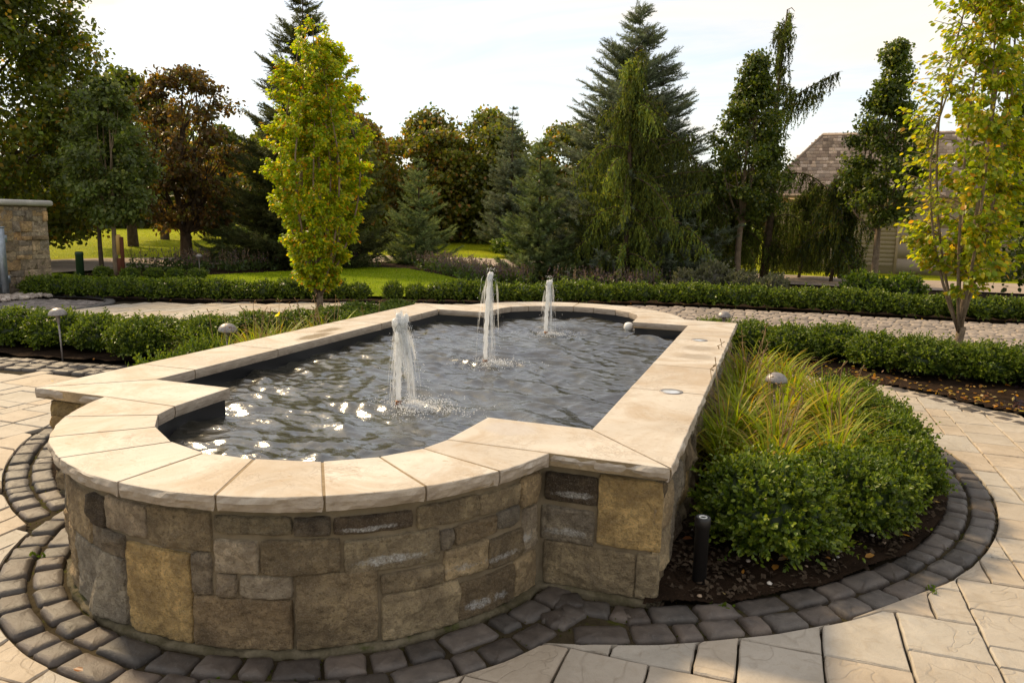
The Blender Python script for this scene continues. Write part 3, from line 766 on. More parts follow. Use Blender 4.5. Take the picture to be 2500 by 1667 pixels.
for z, o in lv:
    w = np.array([mnoise.noise(Vector((x * 9, y * 9, z * 40))) + .7 * mnoise.noise(Vector((x * 31, y * 31, z * 40))) for x, y in Pf]) * .016
    V.append(np.c_[Pf + nF * (o + w)[:, None], z + w * .8])
n = len(Pf); q = np.arange(n); q2 = (q + 1) % n
mk('footing', np.concatenate(V), np.concatenate([np.stack([q + k * n, q2 + k * n, q2 + (k + 1) * n, q + (k + 1) * n], 1) for k in range(3)]), m_ground('footing_concrete', (.10, .085, .05), (.22, .185, .125), 7, 45, .95, .02, (.06, .07, .015), 9), fountain, smooth=True)
def offs(P, d):
    P = np.array(P); e = nrmz(np.roll(P, -1, 0) - P); e0 = np.roll(e, 1, 0)
    n1 = np.stack([e0[:, 1], -e0[:, 0]], 1); n2 = np.stack([e[:, 1], -e[:, 0]], 1); m = nrmz(n1 + n2)
    return P + m * (d / np.maximum((m * n1).sum(1), .4))[:, None]
lin = offs(inner, .024)
wall_sheet('basin_lining', lin, .1, ZB + .004, M['liner'], fountain, flip=True)
mk('basin_floor', np.c_[lin, np.full(len(lin), .1)], [tuple(range(len(lin)))], M['liner'], fountain)

# rock-faced stones: s0, s1, z0, z1 on the near arc (degrees) and on the flat runs (metres)
TAN, GRY, OCH, DRK, BRN = (.52, .415, .265), (.43, .365, .28), (.62, .43, .19), (.14, .11, .08), (.37, .29, .185)
ARC = [(-125.7, -109.6, .279, .47, BRN, 0), (-108.3, -103.8, .374, .485, DRK, 0), (-102.9, -92.4, .386, .5, GRY, 0), (-91.8, -79.5, .375, .508, TAN, 0), (-108.6, -98.6, .281, .363, GRY, 0),
       (-118.3, -99.1, .016, .268, GRY, 0), (-97.6, -83.6, .018, .348, OCH, 0), (-82.9, -79.8, .211, .359, GRY, 0), (-78.3, -65.5, .447, .502, BRN, 0), (-64.8, -59.1, .441, .498, DRK, 0),
       (-58.2, -45.0, .439, .492, DRK, 1), (-78.6, -71.3, .302, .412, GRY, 0), (-70.4, -57.6, .303, .416, BRN, 0), (-56.5, -39.8, .289, .405, BRN, 1), (-78.5, -75.2, .212, .286, GRY, 0), (-74.2, -65.7, .211, .283, GRY, 0),
       (-82.9, -65.8, .016, .197, BRN, 0), (-64.7, -51.3, .018, .288, TAN, 0), (-50.3, -38.9, .197, .262, BRN, 0), (-50.1, -35.8, .016, .182, TAN, 0), (-43.7, -31.4, .424, .5, TAN, 0), (-30.8, -20.6, .418, .493, BRN, 0),
       (-39.3, -36.9, .324, .391, GRY, 0), (-36.4, -27.0, .333, .395, BRN, 0), (-26.5, -20.7, .339, .401, GRY, 0), (-38.4, -29.1, .197, .31, TAN, 1), (-28.6, -19.4, .187, .299, BRN, 1), (-35.3, -21.8, .016, .157, BRN, 1),
       (-19.9, -14.6, .392, .51, TAN, 0), (-19.0, -14.6, .2, .369, GRY, 1), (-21.2, -14.6, .016, .168, TAN, 0),
       (-125.7, -119.2, .02, .26, TAN, 0), (-146, -126.6, .3, .5, GRY, 0), (-140, -126.6, .02, .285, BRN, 0), (-158, -141, .02, .18, TAN, 0), (-158, -141, .195, .285, DRK, 0), (-164, -147, .3, .5, BRN, 0)]
def f_arc(s, z, o): a = math.radians(s); r = RO - WO + o; return (FC[0] + r * math.cos(a), FC[1] + r * math.sin(a), z)
def f_rear(s, z, o): x, y, z = f_arc(s, z, o); return (x, L_ - y, z)
def f_front(s, z, o): return (s, WO - o, z)
def f_back(s, z, o): return (s, L_ - WO + o, z)
def f_right(s, z, o): return (HW - WO + o, s, z)
def f_left(s, z, o): return (-HW + WO - o, s, z)
def rock(fn, s0, s1, z0, z1, unit, color, salt, seed, fine=.009, name='stone', parent=None, depth=None, mats=('stone', 'stone_salt'), rough=1.0):
    g_ = .0075
    s0, s1, z0, z1 = s0 - g_ / unit, s1 + g_ / unit, z0 - g_, z1 + g_
    w, h = abs(s1 - s0) * unit, z1 - z0
    bx = [0., .0035, .009]; mw, mh = min(1., w / .05), min(1., h / .05)
    XS = [q * mw for q in bx] + list(np.linspace(.017 * mw, w - .017 * mw, max(2, min(40, int(w / fine))))) + [w - q * mw for q in bx[::-1]]
    YS = [q * mh for q in bx] + list(np.linspace(.017 * mh, h - .017 * mh, max(2, min(30, int(h / fine))))) + [h - q * mh for q in bx[::-1]]
    nx, nz_ = len(XS) - 1, len(YS) - 1
    dep = depth if depth is not None else .012 + .075 * min(w, h)
    r = random.Random(seed); V = []
    PLN = [(r.uniform(0, w), r.uniform(0, h), r.gauss(0, .24), r.gauss(0, .28), dep * r.uniform(.8, 1.6)) for _ in range(8)]
    EDG = [(r.uniform(1.0, 4.5), dep * r.uniform(.2, .6)) for _ in range(4)]
    for j in range(nz_ + 1):
        for i in range(nx + 1):
            x, y = XS[i], YS[j]; u, v = x / w, y / h
            e = min(x, w - x, y, h - y); ed = min(1., e / .0045); ed = ed * ed * (3 - 2 * ed)
            N = lambda f, k: mnoise.noise(Vector((x * f + seed * 3.1, y * f + seed * 1.7, k)))
            o_f = min(b_ + gx * (x - qx) + gy * (y - qy) for qx, qy, gx, gy, b_ in PLN)
            jag = .007 * N(20, 3.3) + .004 * N(48, 6.1)
            o_e = min((dd_ + jag) * sl + e0 for dd_, (sl, e0) in zip((x, w - x, y, h - y), EDG))
            o = -.016 + ed * (.016 + max(.0, min(o_f, o_e)) + rough * (.008 * N(10, .3) + .009 * abs(N(22, 2.3)) + .004 * N(55, 5.1)))
            # uneven outline, rounded corners
            cr = (max(0., .018 - min(x, w - x)) + max(0., .018 - min(y, h - y))) if (min(x, w - x) < .018 and min(y, h - y) < .018) else 0.
            jx = .0045 * N(18, 8.) + (cr * .10 if x < w / 2 else -cr * .10); jy = .0045 * N(18, 12.) + (cr * .10 if y < h / 2 else -cr * .10)
            V.append(fn(s0 + (x + jx) / w * (s1 - s0), z0 + y + jy, o))
    F = np.array([(j * (nx + 1) + i, j * (nx + 1) + i + 1, (j + 1) * (nx + 1) + i + 1, (j + 1) * (nx + 1) + i) for j in range(nz_) for i in range(nx)])
    # orient outwards
    a, b, c = np.array(V[0]), np.array(V[nx]), np.array(V[(nx + 1) * nz_]); nr = np.cross(b - a, c - a)
    out_ = np.array(fn((s0 + s1) / 2, (z0 + z1) / 2, .05)) - np.array(fn((s0 + s1) / 2, (z0 + z1) / 2, 0.))
    if nr @ out_ < 0: F = F[:, ::-1]
    k = r.uniform(.68, 1.32); hue = r.uniform(-.07, .05)
    o = put(name, mk(name, V, F, M[mats[1] if salt else mats[0]], smooth=True, link=False), parent, color=(color[0] * k * (1 + hue), color[1] * k, color[2] * k * (1 - hue)))
    return o
AU = math.radians(1) * (RO - WO)
for k, (a, b, z0, z1, c, s) in enumerate(ARC): rock(f_arc, a, b, z0, z1, AU, c, s, k + 1, parent=wall)
FR = [(1.165, 1.378, .386, .497, DRK, 1), (1.15, 1.368, .208, .348, GRY, 1), (1.392, 1.642, .226, .514, OCH, 0), (1.165, 1.545, .016, .195, TAN, 0), (1.56, 1.642, .018, .205, BRN, 0)]
for k, (a, b, z0, z1, c, s) in enumerate(FR): rock(f_front, a, b, z0, z1, 1, c, s, k + 70, parent=wall)
def courses(s0, s1, z0, z1, unit, seed):
    r = random.Random(seed); out = []; z = z0
    while z < z1 - .05:
        h = min(r.choice((.085, .11, .14, .17)), z1 - z)
        if z1 - z - h < .07: h = z1 - z
        s = s0
        while (s1 - s) * unit > .05:
            w = r.uniform(.12, .36) / unit
            if (s1 - s - w) * unit < .1: w = s1 - s
            out.append((s + .007 / unit, s + w - .007 / unit, z + .006, z + h - .006)); s += w
        z += h
    return out
k = 100; rk = random.Random(5)
for fn, a, b, un, fi in ((f_right, .05, L_ - .05, 1, .016), (f_left, .05, L_ - .05, 1, .02), (f_rear, -163, -17, AU, .03), (f_front, -1.636, -1.18, 1, .016), (f_back, -1.636, -1.18, 1, .03), (f_back, 1.18, 1.636, 1, .03)):
    for s0, s1, z0, z1 in courses(a, b, .02, .525, un, k):
        rock(fn, s0, s1, z0, z1, un, rk.choice((TAN, TAN, GRY, BRN, BRN, OCH, DRK)), 0, k, fine=fi, parent=wall, depth=rk.uniform(.014, .04) if fn is f_right else None); k += 1

# recessed lights in the joints of the right coping, float on the water
for x, y in ((1.498, 1.345), (1.455, 3.33)):
    v, f = lathe([(.064, ZT - .004), (.066, ZT + .0025), (.055, ZT + .004), (.050, ZT + .003)], 28); r_ = mk('recessed_light', v + np.array([x, y, 0]), f, M['metal'], fountain, smooth=False)
    v, f = lathe([(.050, ZT + .002), (.03, ZT + .0045), (.0005, ZT + .0055)], 28); mk('lens', v + np.array([x, y, 0]), f, M['lens'], r_, smooth=True)
for x, y, hgt in ((.02, .895, 0), (.012, 2.27, 0), (.0, 3.85, 0)):
    v, f = lathe([(.0005, ZW - .12), (.013, ZW - .12), (.013, ZW - .005), (.019, ZW - .004), (.019, ZW + .026), (.015, ZW + .030), (.010, ZW + .030)], 14)
    mk('nozzle', v + np.array([x, y, 0]), f, M['copper'], fountain, smooth=False)
v, f = lathe([(.0005, -.05), (.03, -.042), (.048, -.015), (.05, .01), (.04, .036), (.02, .048), (.0005, .051)], 18)
flo = empty('float_valve', (.66, 4.50, ZW)); mk('ball', v + np.array([0, 0, .03]), f, M['white'], flo, smooth=True)
v, f = tube([(.0, .02, .05), (.05, .12, .09), (.05, .2, .09)], .008, 6); mk('arm', v, f, M['black'], flo)
tag(flo, 'small white ball float on the water at the far end of the basin', 'float')

# ------------------------------------------------------------------ water
JETS = [(.02, .895, .995, 1), (.012, 2.27, 1.155, 2), (.0, 3.85, .995, 3)]
st = .0145
xs = np.arange(-1.3, 1.3 + st, st); ys = np.arange(-.58, L_ + .6, st); X, Y = np.meshgrid(xs, ys)
rw = np.random.default_rng(12); Z = np.zeros(X.shape)
wx = X + .05 * fbm(X * 4, Y * 4, 41, 2); wy = Y + .05 * fbm(X * 4, Y * 4, 42, 2)
for k in range(46):
    lam = rw.uniform(.12, .5); th = rw.normal(1.3, .5); ph = rw.uniform(0, 6.28)
    s = np.sin((wx * np.cos(th) + wy * np.sin(th)) * 6.283 / lam + ph)
    env = .5 + .5 * np.sin(X * rw.uniform(-4, 4) + Y * rw.uniform(-4, 4) + rw.uniform(0, 6.28))
    Z += .0072 * (lam / .4) * env * (1 - np.abs(s)) ** 1.0 * 1.25 if k % 3 == 0 else .0050 * (lam / .4) * env * s
for jx, jy, jt, _ in JETS:
    r = np.hypot(X - jx - .08, Y - jy); Z += .011 * np.exp(-r / .28) * np.sin(r * 62 + 3 * fbm(X * 5, Y * 5, 60 + int(jy), 2)) + .012 * np.exp(-(r / .14) ** 2) * fbm(X * 45, Y * 45, 71, 2)
Z -= Z.mean(); Z *= .85
ok = inpoly(X[:-1, :-1] + st / 2, Y[:-1, :-1] + st / 2, offs(inner, .032).tolist())
nx = len(xs); I, J = np.meshgrid(np.arange(nx - 1), np.arange(len(ys) - 1)); a = (J * nx + I)[ok]
F = np.stack([a, a + 1, a + nx + 1, a + nx], 1); V = np.stack([X, Y, ZW + Z], -1).reshape(-1, 3); used, inv = np.unique(F, return_inverse=True)
struct(mk('fountain_water', V[used], inv.reshape(F.shape), M['water'], smooth=True), 'dark rippling water filling the stone basin')

# jets: a column, a breaking head, threads of water falling back, foam where they land
def drops(path_fn, n, seg, rad, r, spread):
    g = Geo()
    oc = (np.array([(0, 0, 0), (1, .45, 0), (0, .45, 1), (-1, .45, 0), (0, .45, -1), (0, 1, 0)], float), np.array([(0, 1, 2), (0, 2, 3), (0, 3, 4), (0, 4, 1), (5, 2, 1), (5, 3, 2), (5, 4, 3), (5, 1, 4)]))
    P, A, S, W = [], [], [], []
    for k in range(n):
        x0, y0, z0, vx, vy, z1 = path_fn(k)
        z = z0; t0 = 0
        T_ = math.sqrt(2 * max(z0 - z1, .02) / 9.8)
        t = r.uniform(0, .03)
        while t < T_:
            p = np.array([x0 + vx * t, y0 + vy * t, z0 - 4.9 * t * t]); v = np.array([vx, vy, -9.8 * t - .15])
            if r.random() < .72:
                P.append(p); A.append(v); ln = r.uniform(*seg) * (.4 + 1.2 * t / T_); S.append(ln); W.append(r.uniform(*rad) / ln)
            t += r.uniform(.012, .03)
    v, f = scatter_w(oc, np.array(P), np.array(A), rdir(len(P)), np.array(S), np.array(W))
    return v, f
def scatter_w(T, pos, axis, nor, size, width):
    tv, tf = T; y = nrmz(axis); z = nrmz(nor - y * (nor * y).sum(1, keepdims=True)); x = np.cross(y, z)
    s = size[:, None, None]; w = width[:, None, None]
    V = pos[:, None] + s * (w * tv[None, :, 0:1] * x[:, None] + tv[None, :, 1:2] * y[:, None] + w * tv[None, :, 2:3] * z[:, None])
    n, k = len(pos), len(tv); F = (tf[None] + (np.arange(n) * k)[:, None, None]).reshape(-1, tf.shape[1])
    return V.reshape(-1, 3), F
def blob(c, rx, rz, seed, lev=14):
    V, F = [], []
    for i in range(lev + 1):
        for j in range(lev):
            th, ph = math.pi * i / lev, 2 * math.pi * j / lev; d = Vector((math.sin(th) * math.cos(ph), math.sin(th) * math.sin(ph), math.cos(th)))
            k = 1 + .45 * mnoise.noise(d * 2.2 + Vector((seed, 0, 0))) + .25 * mnoise.noise(d * 5 + Vector((0, seed, 0)))
            V.append((c[0] + d.x * rx * k, c[1] + d.y * rx * k, c[2] + d.z * rz * k))
    for i in range(lev):
        for j in range(lev): F.append((i * lev + j, (i + 1) * lev + j, (i + 1) * lev + (j + 1) % lev, i * lev + (j + 1) % lev))
    return np.array(V), np.array(F)
OCT = (np.array([(0, 0, -1), (1, 0, 0), (0, 1, 0), (-1, 0, 0), (0, -1, 0), (0, 0, 1)], float), np.array([(0, 2, 1), (0, 3, 2), (0, 4, 3), (0, 1, 4), (5, 1, 2), (5, 2, 3), (5, 3, 4), (5, 4, 1)]))
JL = {1: 'nearest and bushiest of the three white water jets, with a wide falling veil', 2: 'tallest thin white water jet, in the middle of the basin', 3: 'smallest white water jet, at the far end of the basin'}
for jx, jy, jt, kind in JETS:
    r = random.Random(kind * 17); J0 = tag(empty('water_jet', (jx, jy, ZW)), JL[kind], 'water jet', 'water jets of the fountain')
    z0, z1 = .03, jt - ZW
    lean = {1: .012, 2: .03, 3: .02}[kind]; rb = {1: .0145, 2: .0145, 3: .016}[kind]
    m = 34; pts = [(lean * (i / m) ** 2 + .0022 * math.sin(i * 1.3), .002 * math.cos(i * 1.7), z0 + (z1 - .02 - z0) * i / m) for i in range(m + 1)]
    rad = [rb * (1 + .35 * (i / m)) * (1 + .16 * mnoise.noise(Vector((i * .55, kind, 0)))) for i in range(m + 1)]
    v, f = tube(pts, rad, 10); mk('column', v, f, M['jet'], J0, smooth=True)
    g = Geo(); hw = {1: .031, 2: .021, 3: .021}[kind]
    for k in range({1: 16, 2: 9, 3: 8}[kind]):
        v, f = blob((lean + r.gauss(0, hw * .45), r.gauss(0, hw * .45), z1 - .018 - abs(r.gauss(0, {1: .05, 2: .025, 3: .03}[kind]))), hw * r.uniform(.35, .7), hw * r.uniform(.6, 1.3), k + kind * 9); g.add(v, f)
    stuff(g.build('head', M['jet'], J0, smooth=True))
    def path(k):
        a = r.uniform(0, 6.28); rr = abs(r.gauss(0, .022)); side = {1: (.26 if k % 3 else -.12), 2: (.07 if k % 5 else -.09), 3: (.11 if k % 3 else -.10)}[kind]
        zz = z1 - abs(r.gauss(.0, .05)) - .02
        return (lean + rr * math.cos(a), rr * math.sin(a), zz, side + r.gauss(0, .05), r.gauss(0, .06), .0)
    v, f = drops(path, {1: 55, 2: 26, 3: 26}[kind], (.05, .13), (.0007, .0016), r, 0)
    stuff(mk('falling_threads', v, f, M['spray'], J0))
    # veil sheets of thin water
    g = Geo()
    for k in range({1: 60, 2: 26, 3: 30}[kind]):
        x0, y0, zz, vx, vy, _ = path(k); T_ = math.sqrt(2 * zz / 9.8); t0 = r.uniform(.0, .3) * T_; t1 = min(T_, t0 + r.uniform(.35, .8) * T_); w = r.uniform(.003, .009); N_ = 8
        a = r.uniform(0, 3.14); dxw, dyw = math.cos(a) * w, math.sin(a) * w; V = []
        for i in range(N_ + 1):
            t = t0 + (t1 - t0) * i / N_; tap = math.sin(math.pi * (i + .3) / (N_ + .6)) ; p = (x0 + vx * t, y0 + vy * t, zz - 4.9 * t * t)
            V += [(p[0] - dxw * tap, p[1] - dyw * tap, p[2]), (p[0] + dxw * tap, p[1] + dyw * tap, p[2])]
        g.add(V, np.array([(2 * i, 2 * i + 1, 2 * i + 3, 2 * i + 2) for i in range(N_)]))
    stuff(g.build('veil', M['spray'], J0))
    m = {1: 420, 2: 240, 3: 200}[kind]; tt_ = rng.random(m) ** 1.3; sp_ = rng.normal(0, 1, (m, 2)) * (.018 + .06 * tt_)[:, None]
    P = np.stack([lean + {1: .07, 2: .02, 3: .03}[kind] * tt_ + sp_[:, 0], sp_[:, 1], z1 + .03 - (z1 + .02) * tt_], 1)
    v, f = scatter(OCT, P, rdir(m), rdir(m), rng.uniform(.0011, .0034, m)); stuff(mk('spray_drops', v, f, M['jet'], J0))
    g = Geo(); nf = {1: 2400, 2: 1100, 3: 700}[kind]
    oc = (np.array([(0, 0, -1), (1, 0, 0), (0, 1, 0), (-1, 0, 0), (0, -1, 0), (0, 0, 1)], float), np.array([(0, 2, 1), (0, 3, 2), (0, 4, 3), (0, 1, 4), (5, 1, 2), (5, 2, 3), (5, 3, 4), (5, 4, 1)]))
    cxs = {1: .11, 2: .05, 3: .05}[kind]
    P = np.stack([cxs + rng.normal(0, .06, nf) * rng.choice([.5, 1., 1.7], nf), rng.normal(-.01, .06, nf) * rng.choice([.5, 1., 1.5], nf), np.abs(rng.normal(.002, .011, nf)) + .003], 1)
    far = rng.random(nf) < .4; P[far, :2] *= 1.6
    v, f = scatter(oc, P, rdir(nf), rdir(nf), rng.uniform(.0012, .0045, nf)); g.add(v, f)
    stuff(g.build('foam', M['jet'], J0))
# ------------------------------------------------------------------ boxwood
BOXC = [(.08, .13, .011), (.12, .175, .014), (.048, .082, .009), (.22, .27, .025)]
def box_foliage(seed, n_sprig, leaf, per, T=LEAF, tip=(.32, .36, .035), rough=.19):
    """unit shrub: radius 1, height about 1.25, sitting on z=0"""
    r = np.random.default_rng(seed); ph = r.uniform(0, 6.28, (6, 2))
    d = rdir(n_sprig * 2, r); d = d[d[:, 2] > -.62][:n_sprig]; n = len(d)
    lump = 1 + rough * sum(np.sin(d[:, 0] * (3 + k) + ph[k, 0]) * np.sin(d[:, 1] * (3 + k) + d[:, 2] * 4 + ph[k, 1]) for k in range(6)) / 2.2
    base = .88 * d * (lump * r.uniform(.74, .93, n))[:, None] * np.array([1, 1, .68]) + np.array([0, 0, .60])
    ax = nrmz(d * np.array([1, 1, .8]) + np.array([0, 0, .35]) + r.normal(0, .28, (n, 3)))
    ln = r.uniform(.10, .25, n) + .22 * (r.random(n) < .07)
    P, A, N, C, S = [], [], [], [], []
    for k in range(per):
        t = (k // 2 + .5) / (per / 2); a = k * 2.0 + r.uniform(0, 6.28, n)
        side = nrmz(np.cross(ax, rdir(n, r)))
        p = base + ax * (ln * t)[:, None]
        la = nrmz(ax * (.45 + .6 * t) + side * (1.0 - .35 * t))
        P.append(p); A.append(la); N.append(nrmz(ax + .5 * rdir(n, r))); S.append(leaf * r.uniform(.75, 1.2, n))
        c = pal(BOXC, [4, 3, 2, .9], n, r); tm = np.clip((t - .55) * 1.6, 0, 1) * r.uniform(0, 1, n) ** 2
        C.append(c * (1 - tm[:, None]) + np.array(tip) * tm[:, None])
    P, A, N, C, S = map(np.concatenate, (P, A, N, C, S))
    v, f = scatter(T, P, A, N, S)
    g = Geo(); g.add(v, f, rep(C, len(T[0])))
    # closed dark green core that blocks the view through the leaves
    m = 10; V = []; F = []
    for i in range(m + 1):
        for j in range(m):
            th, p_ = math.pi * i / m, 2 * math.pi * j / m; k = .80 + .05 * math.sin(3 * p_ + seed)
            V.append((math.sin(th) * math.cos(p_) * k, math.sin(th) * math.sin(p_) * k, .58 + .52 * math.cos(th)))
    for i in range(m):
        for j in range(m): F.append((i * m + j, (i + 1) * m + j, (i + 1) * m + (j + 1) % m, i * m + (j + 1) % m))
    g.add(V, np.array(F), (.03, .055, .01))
    return g
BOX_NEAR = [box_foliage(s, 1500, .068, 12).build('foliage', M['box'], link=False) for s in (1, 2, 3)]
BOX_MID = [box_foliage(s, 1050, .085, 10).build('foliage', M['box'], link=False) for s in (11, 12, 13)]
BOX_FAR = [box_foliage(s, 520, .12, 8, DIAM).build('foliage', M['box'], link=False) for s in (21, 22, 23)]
def stems_mesh(seed):
    r = random.Random(seed); g = Geo()
    for k in range(7):
        a = r.uniform(0, 6.28); q = r.uniform(.2, .55)
        v, f = tube([(0.05 * math.cos(a), .05 * math.sin(a), -.08), (q * .4 * math.cos(a), q * .4 * math.sin(a), .25), (q * math.cos(a), q * math.sin(a), .75)], [.045, .03, .015], 5); g.add(v, f)
    return g.build('stems', M['bark'], link=False)
STEMS = [stems_mesh(i) for i in range(3)]
def shrub(x, y, r, h, meshes, label, group, name='boxwood', z=.0, parts=True, seed=None):
    q = random.Random(seed if seed is not None else int(x * 1000 + y * 77))
    s = (r, r, h / 1.38)
    if parts:
        o = empty(name, (x, y, z)); o.rotation_euler[2] = q.uniform(0, 6.28)
        put('foliage', q.choice(meshes), o, scale=s); put('stems', q.choice(STEMS), o, scale=s)
    else:
        o = put(name, q.choice(meshes), None, (x, y, z), q.uniform(0, 6.28), s)
    tag(o, label, 'shrub', group)
    return o
# clipped mounds in the bed beside the fountain
for x, y, r, h, lab in ((2.06, .80, .365, .48, 'round glossy boxwood in the right bed, closest to the fountain corner'),
                        (2.47, 1.20, .315, .44, 'second boxwood from the fountain corner along the right cobble edging'),
                        (2.70, 1.70, .275, .42, 'third boxwood from the fountain corner along the right cobble edging'),
                        (2.75, 2.24, .275, .42, 'fourth boxwood from the fountain corner along the right cobble edging'),
                        (2.70, 2.80, .28, .40, 'fifth boxwood from the fountain corner along the right cobble edging'),
                        (2.58, 3.42, .28, .40, 'low boxwood behind the daylilies, farthest from the fountain corner along the edging'),
                        (1.32, 6.65, .30, .40, 'low boxwood just past the far right corner of the fountain, by a path light')):
    shrub(x, y, r, h, BOX_NEAR, lab, 'boxwoods beside the fountain')
for x, y, r, h, lab in ((-2.12, 1.35, .27, .55, 'bright box shrub peeping over the left coping near the front corner'), (-2.30, 1.95, .28, .56, 'box shrub over the left coping where the daylilies begin')):
    shrub(x, y, r, h, BOX_NEAR, lab, 'box shrubs behind the left coping')
for i, (x, y, r, h) in enumerate([(1.80, 6.45, .36, .42), (2.22, 6.25, .35, .43), (2.70, 6.55, .36, .44), (3.10, 6.10, .35, .42), (3.52, 5.85, .37, .45), (4.05, 5.80, .35, .43), (4.52, 5.75, .37, .44), (5.05, 5.7, .37, .44)]):
    shrub(x, y, r, h, BOX_NEAR if i in (4, 5) else BOX_MID, '%s boxwood from the fountain in the low hedge before the cobbled lane' % nth(i), 'hedge beside the cobbled lane')
lh = [(-6.75, 3.15, .34, .46), (-6.1, 3.2, .34, .45), (-5.5, 3.26, .33, .46), (-4.92, 3.30, .31, .44), (-4.28, 3.22, .33, .45), (-3.72, 3.6, .32, .44)]
for i, (x, y, r, h) in enumerate(lh):
    if not vis(np.array([[x, y, .3]]), 80)[0]: continue
    shrub(x, y, r, h, BOX_MID, '%s boxwood from the fountain in the front row behind the left cobble border' % nth(len(lh) - 1 - i), 'front row of the left hedge')
lb = [(-7.0, 3.6, .39, .345), (-6.4, 3.62, .39, .345), (-5.85, 3.72, .39, .345), (-5.25, 3.75, .39, .345), (-4.75, 3.95, .39, .345), (-4.3, 4.3, .39, .345), (-4.1, 4.85, .39, .345), (-3.75, 5.25, .39, .345), (-3.55, 5.85, .39, .345), (-3.5, 6.4, .39, .345), (-3.2, 6.9, .36, .345), (-2.95, 5.4, .28, .36), (-2.9, 6.1, .28, .36)]
for i, (x, y, r, h) in enumerate(lb):
    if not vis(np.array([[x, y, .3]]), 80)[0]: continue
    shrub(x, y, r, h, BOX_MID, '%s boxwood from the left edge in the back row of the left hedge' % nth(i), 'back row of the left hedge')
# the long low hedge across the back
seg = np.concatenate([[0], np.cumsum(np.linalg.norm(np.diff(HEDGE, axis=0), axis=1))]); s = .15; i = 0; q = random.Random(9)
while s < seg[-1] - .1:
    x, y = np.interp(s, seg, HEDGE[:, 0]), np.interp(s, seg, HEDGE[:, 1])
    u, v, z = pix(np.array([[x, y, .2]])); u = u[0]
    if u > 2560: break
    gap = .62 if 840 < u < 960 else q.uniform(.37, .44)
    r, h = (.27, .40) if u < 840 or u > 1020 else (.21, .37)
    if u > 1650: r, h, gap = .31, .44, .40
    if u > -40:
        shrub(x, y - .08, r * q.uniform(.92, 1.1), h * q.uniform(.92, 1.1), BOX_FAR, '%s boxwood from the stone pier in the long low back hedge' % nth(i), 'long low hedge at the back of the court', parts=False)
        i += 1
    s += gap
for k, (x, y) in enumerate([(-12.0, 10.5), (-11.55, 10.75), (-11.1, 10.95), (-12.75, 10.45), (-10.7, 11.2)]):
    shrub(x, y, .22, .26, BOX_FAR, '%s low bush from the pier in the cluster around the slim trunks' % nth([1, 2, 3, 0, 4][k]), 'bushes round the slim trunks', parts=False)

# ------------------------------------------------------------------ daylilies
def blades(seed, n, lmin, lmax, w, dry=.25):
    r = np.random.default_rng(seed); K = 7; V, F, C = [], [], []
    for i in range(n):
        a = r.uniform(0, 6.28); b0 = np.array([math.cos(a), math.sin(a), 0]) * r.uniform(.0, .07); L = r.uniform(lmin, lmax)
        out = np.array([math.cos(a + r.normal(0, .6)), math.sin(a + r.normal(0, .6)), 0]); lean = r.uniform(.12, .75); curl = r.uniform(1.1, 2.7) * (1 if r.random() < .8 else 1.5)
        p = b0.copy(); ang = lean * .35; side = np.cross(out, [0, 0, 1.]); ww = w * r.uniform(.7, 1.25)
        kind = r.random(); n0 = len(V)
        g1 = np.array([.13, .22, .010]) * r.uniform(.7, 1.4); tipc = np.array([.30, .33, .022]); 
        if kind < dry * .5: tipc = np.array([.42, .20, .03])
        elif kind < dry: tipc = np.array([.50, .36, .04]); g1 = np.array([.30, .27, .03])
        elif kind < dry * 1.35: tipc = np.array([.30, .20, .09]); g1 = np.array([.33, .24, .12])
        for k in range(K + 1):
            t = k / K; wk = ww * (1 - t ** 2.2) * (.7 + .6 * t * (1 - t) * 2) + .0006
            V += [p - side * wk, p + side * wk]
            c = g1 * (1 - t ** 1.5) + tipc * t ** 1.5; C += [c, c]
            p = p + (out * math.sin(ang) + np.array([0, 0, math.cos(ang)])) * L / K; ang += curl / K * (.4 + 1.2 * t)
        F += [(n0 + 2 * k, n0 + 2 * k + 1, n0 + 2 * k + 3, n0 + 2 * k + 2) for k in range(K)]
    return np.array(V), np.array(F), np.array(C)
def scape_geo(seed, n, hmin, hmax):
    r = random.Random(seed); g = Geo()
    for k in range(n):
        a = r.uniform(0, 6.28); h = r.uniform(hmin, hmax); l = r.uniform(.05, .2); x, y = .04 * math.cos(a), .04 * math.sin(a)
        p = [(x, y, 0), (x + l * .3 * math.cos(a), y + l * .3 * math.sin(a), h * .5), (x + l * math.cos(a), y + l * math.sin(a), h)]
        v, f = tube(p, [.0035, .003, .0022], 5); g.add(v, f, (.30, .22, .13))
        for j in range(3):
            b = r.uniform(0, 6.28); q = np.array(p[2]) + np.array([.03 * math.cos(b), .03 * math.sin(b), r.uniform(-.05, .05)])
            v, f = tube([p[2], q], [.002, .004], 5); g.add(v, f, (.28, .19, .10))
    return g
DL = []
for s in range(4):
    v, f, c = blades(s + 50, 165, .38, .68, .0095, .22); DL.append(mk('leaves', v, f, M['blade'], col=c, smooth=True, link=False))
SC = [scape_geo(s, 3, .5, .72).build('seed_stalks', M['blade'], link=False) for s in range(3)]
def flower_mesh():
    g = Geo()
    for k in range(6):
        a = k * math.pi / 3; V = []
        for i in range(5):
            t = i / 4; rr = .012 + .05 * t; z = .012 + .05 * t - .02 * t * t * (1.5 if k % 2 else 1); w = .017 * math.sin(math.pi * (.15 + .8 * t)) + .002
            for s in (-1, 1): V.append((rr * math.cos(a) - s * w * math.sin(a), rr * math.sin(a) + s * w * math.cos(a), z))
        g.add(V, np.array([(2 * i, 2 * i + 1, 2 * i + 3, 2 * i + 2) for i in range(4)]), (.80, .62, .06) if k % 2 else (.85, .70, .10))
    return g.build('flower', M['petal'], smooth=True, link=False)
FLW = flower_mesh()
dq = random.Random(77)
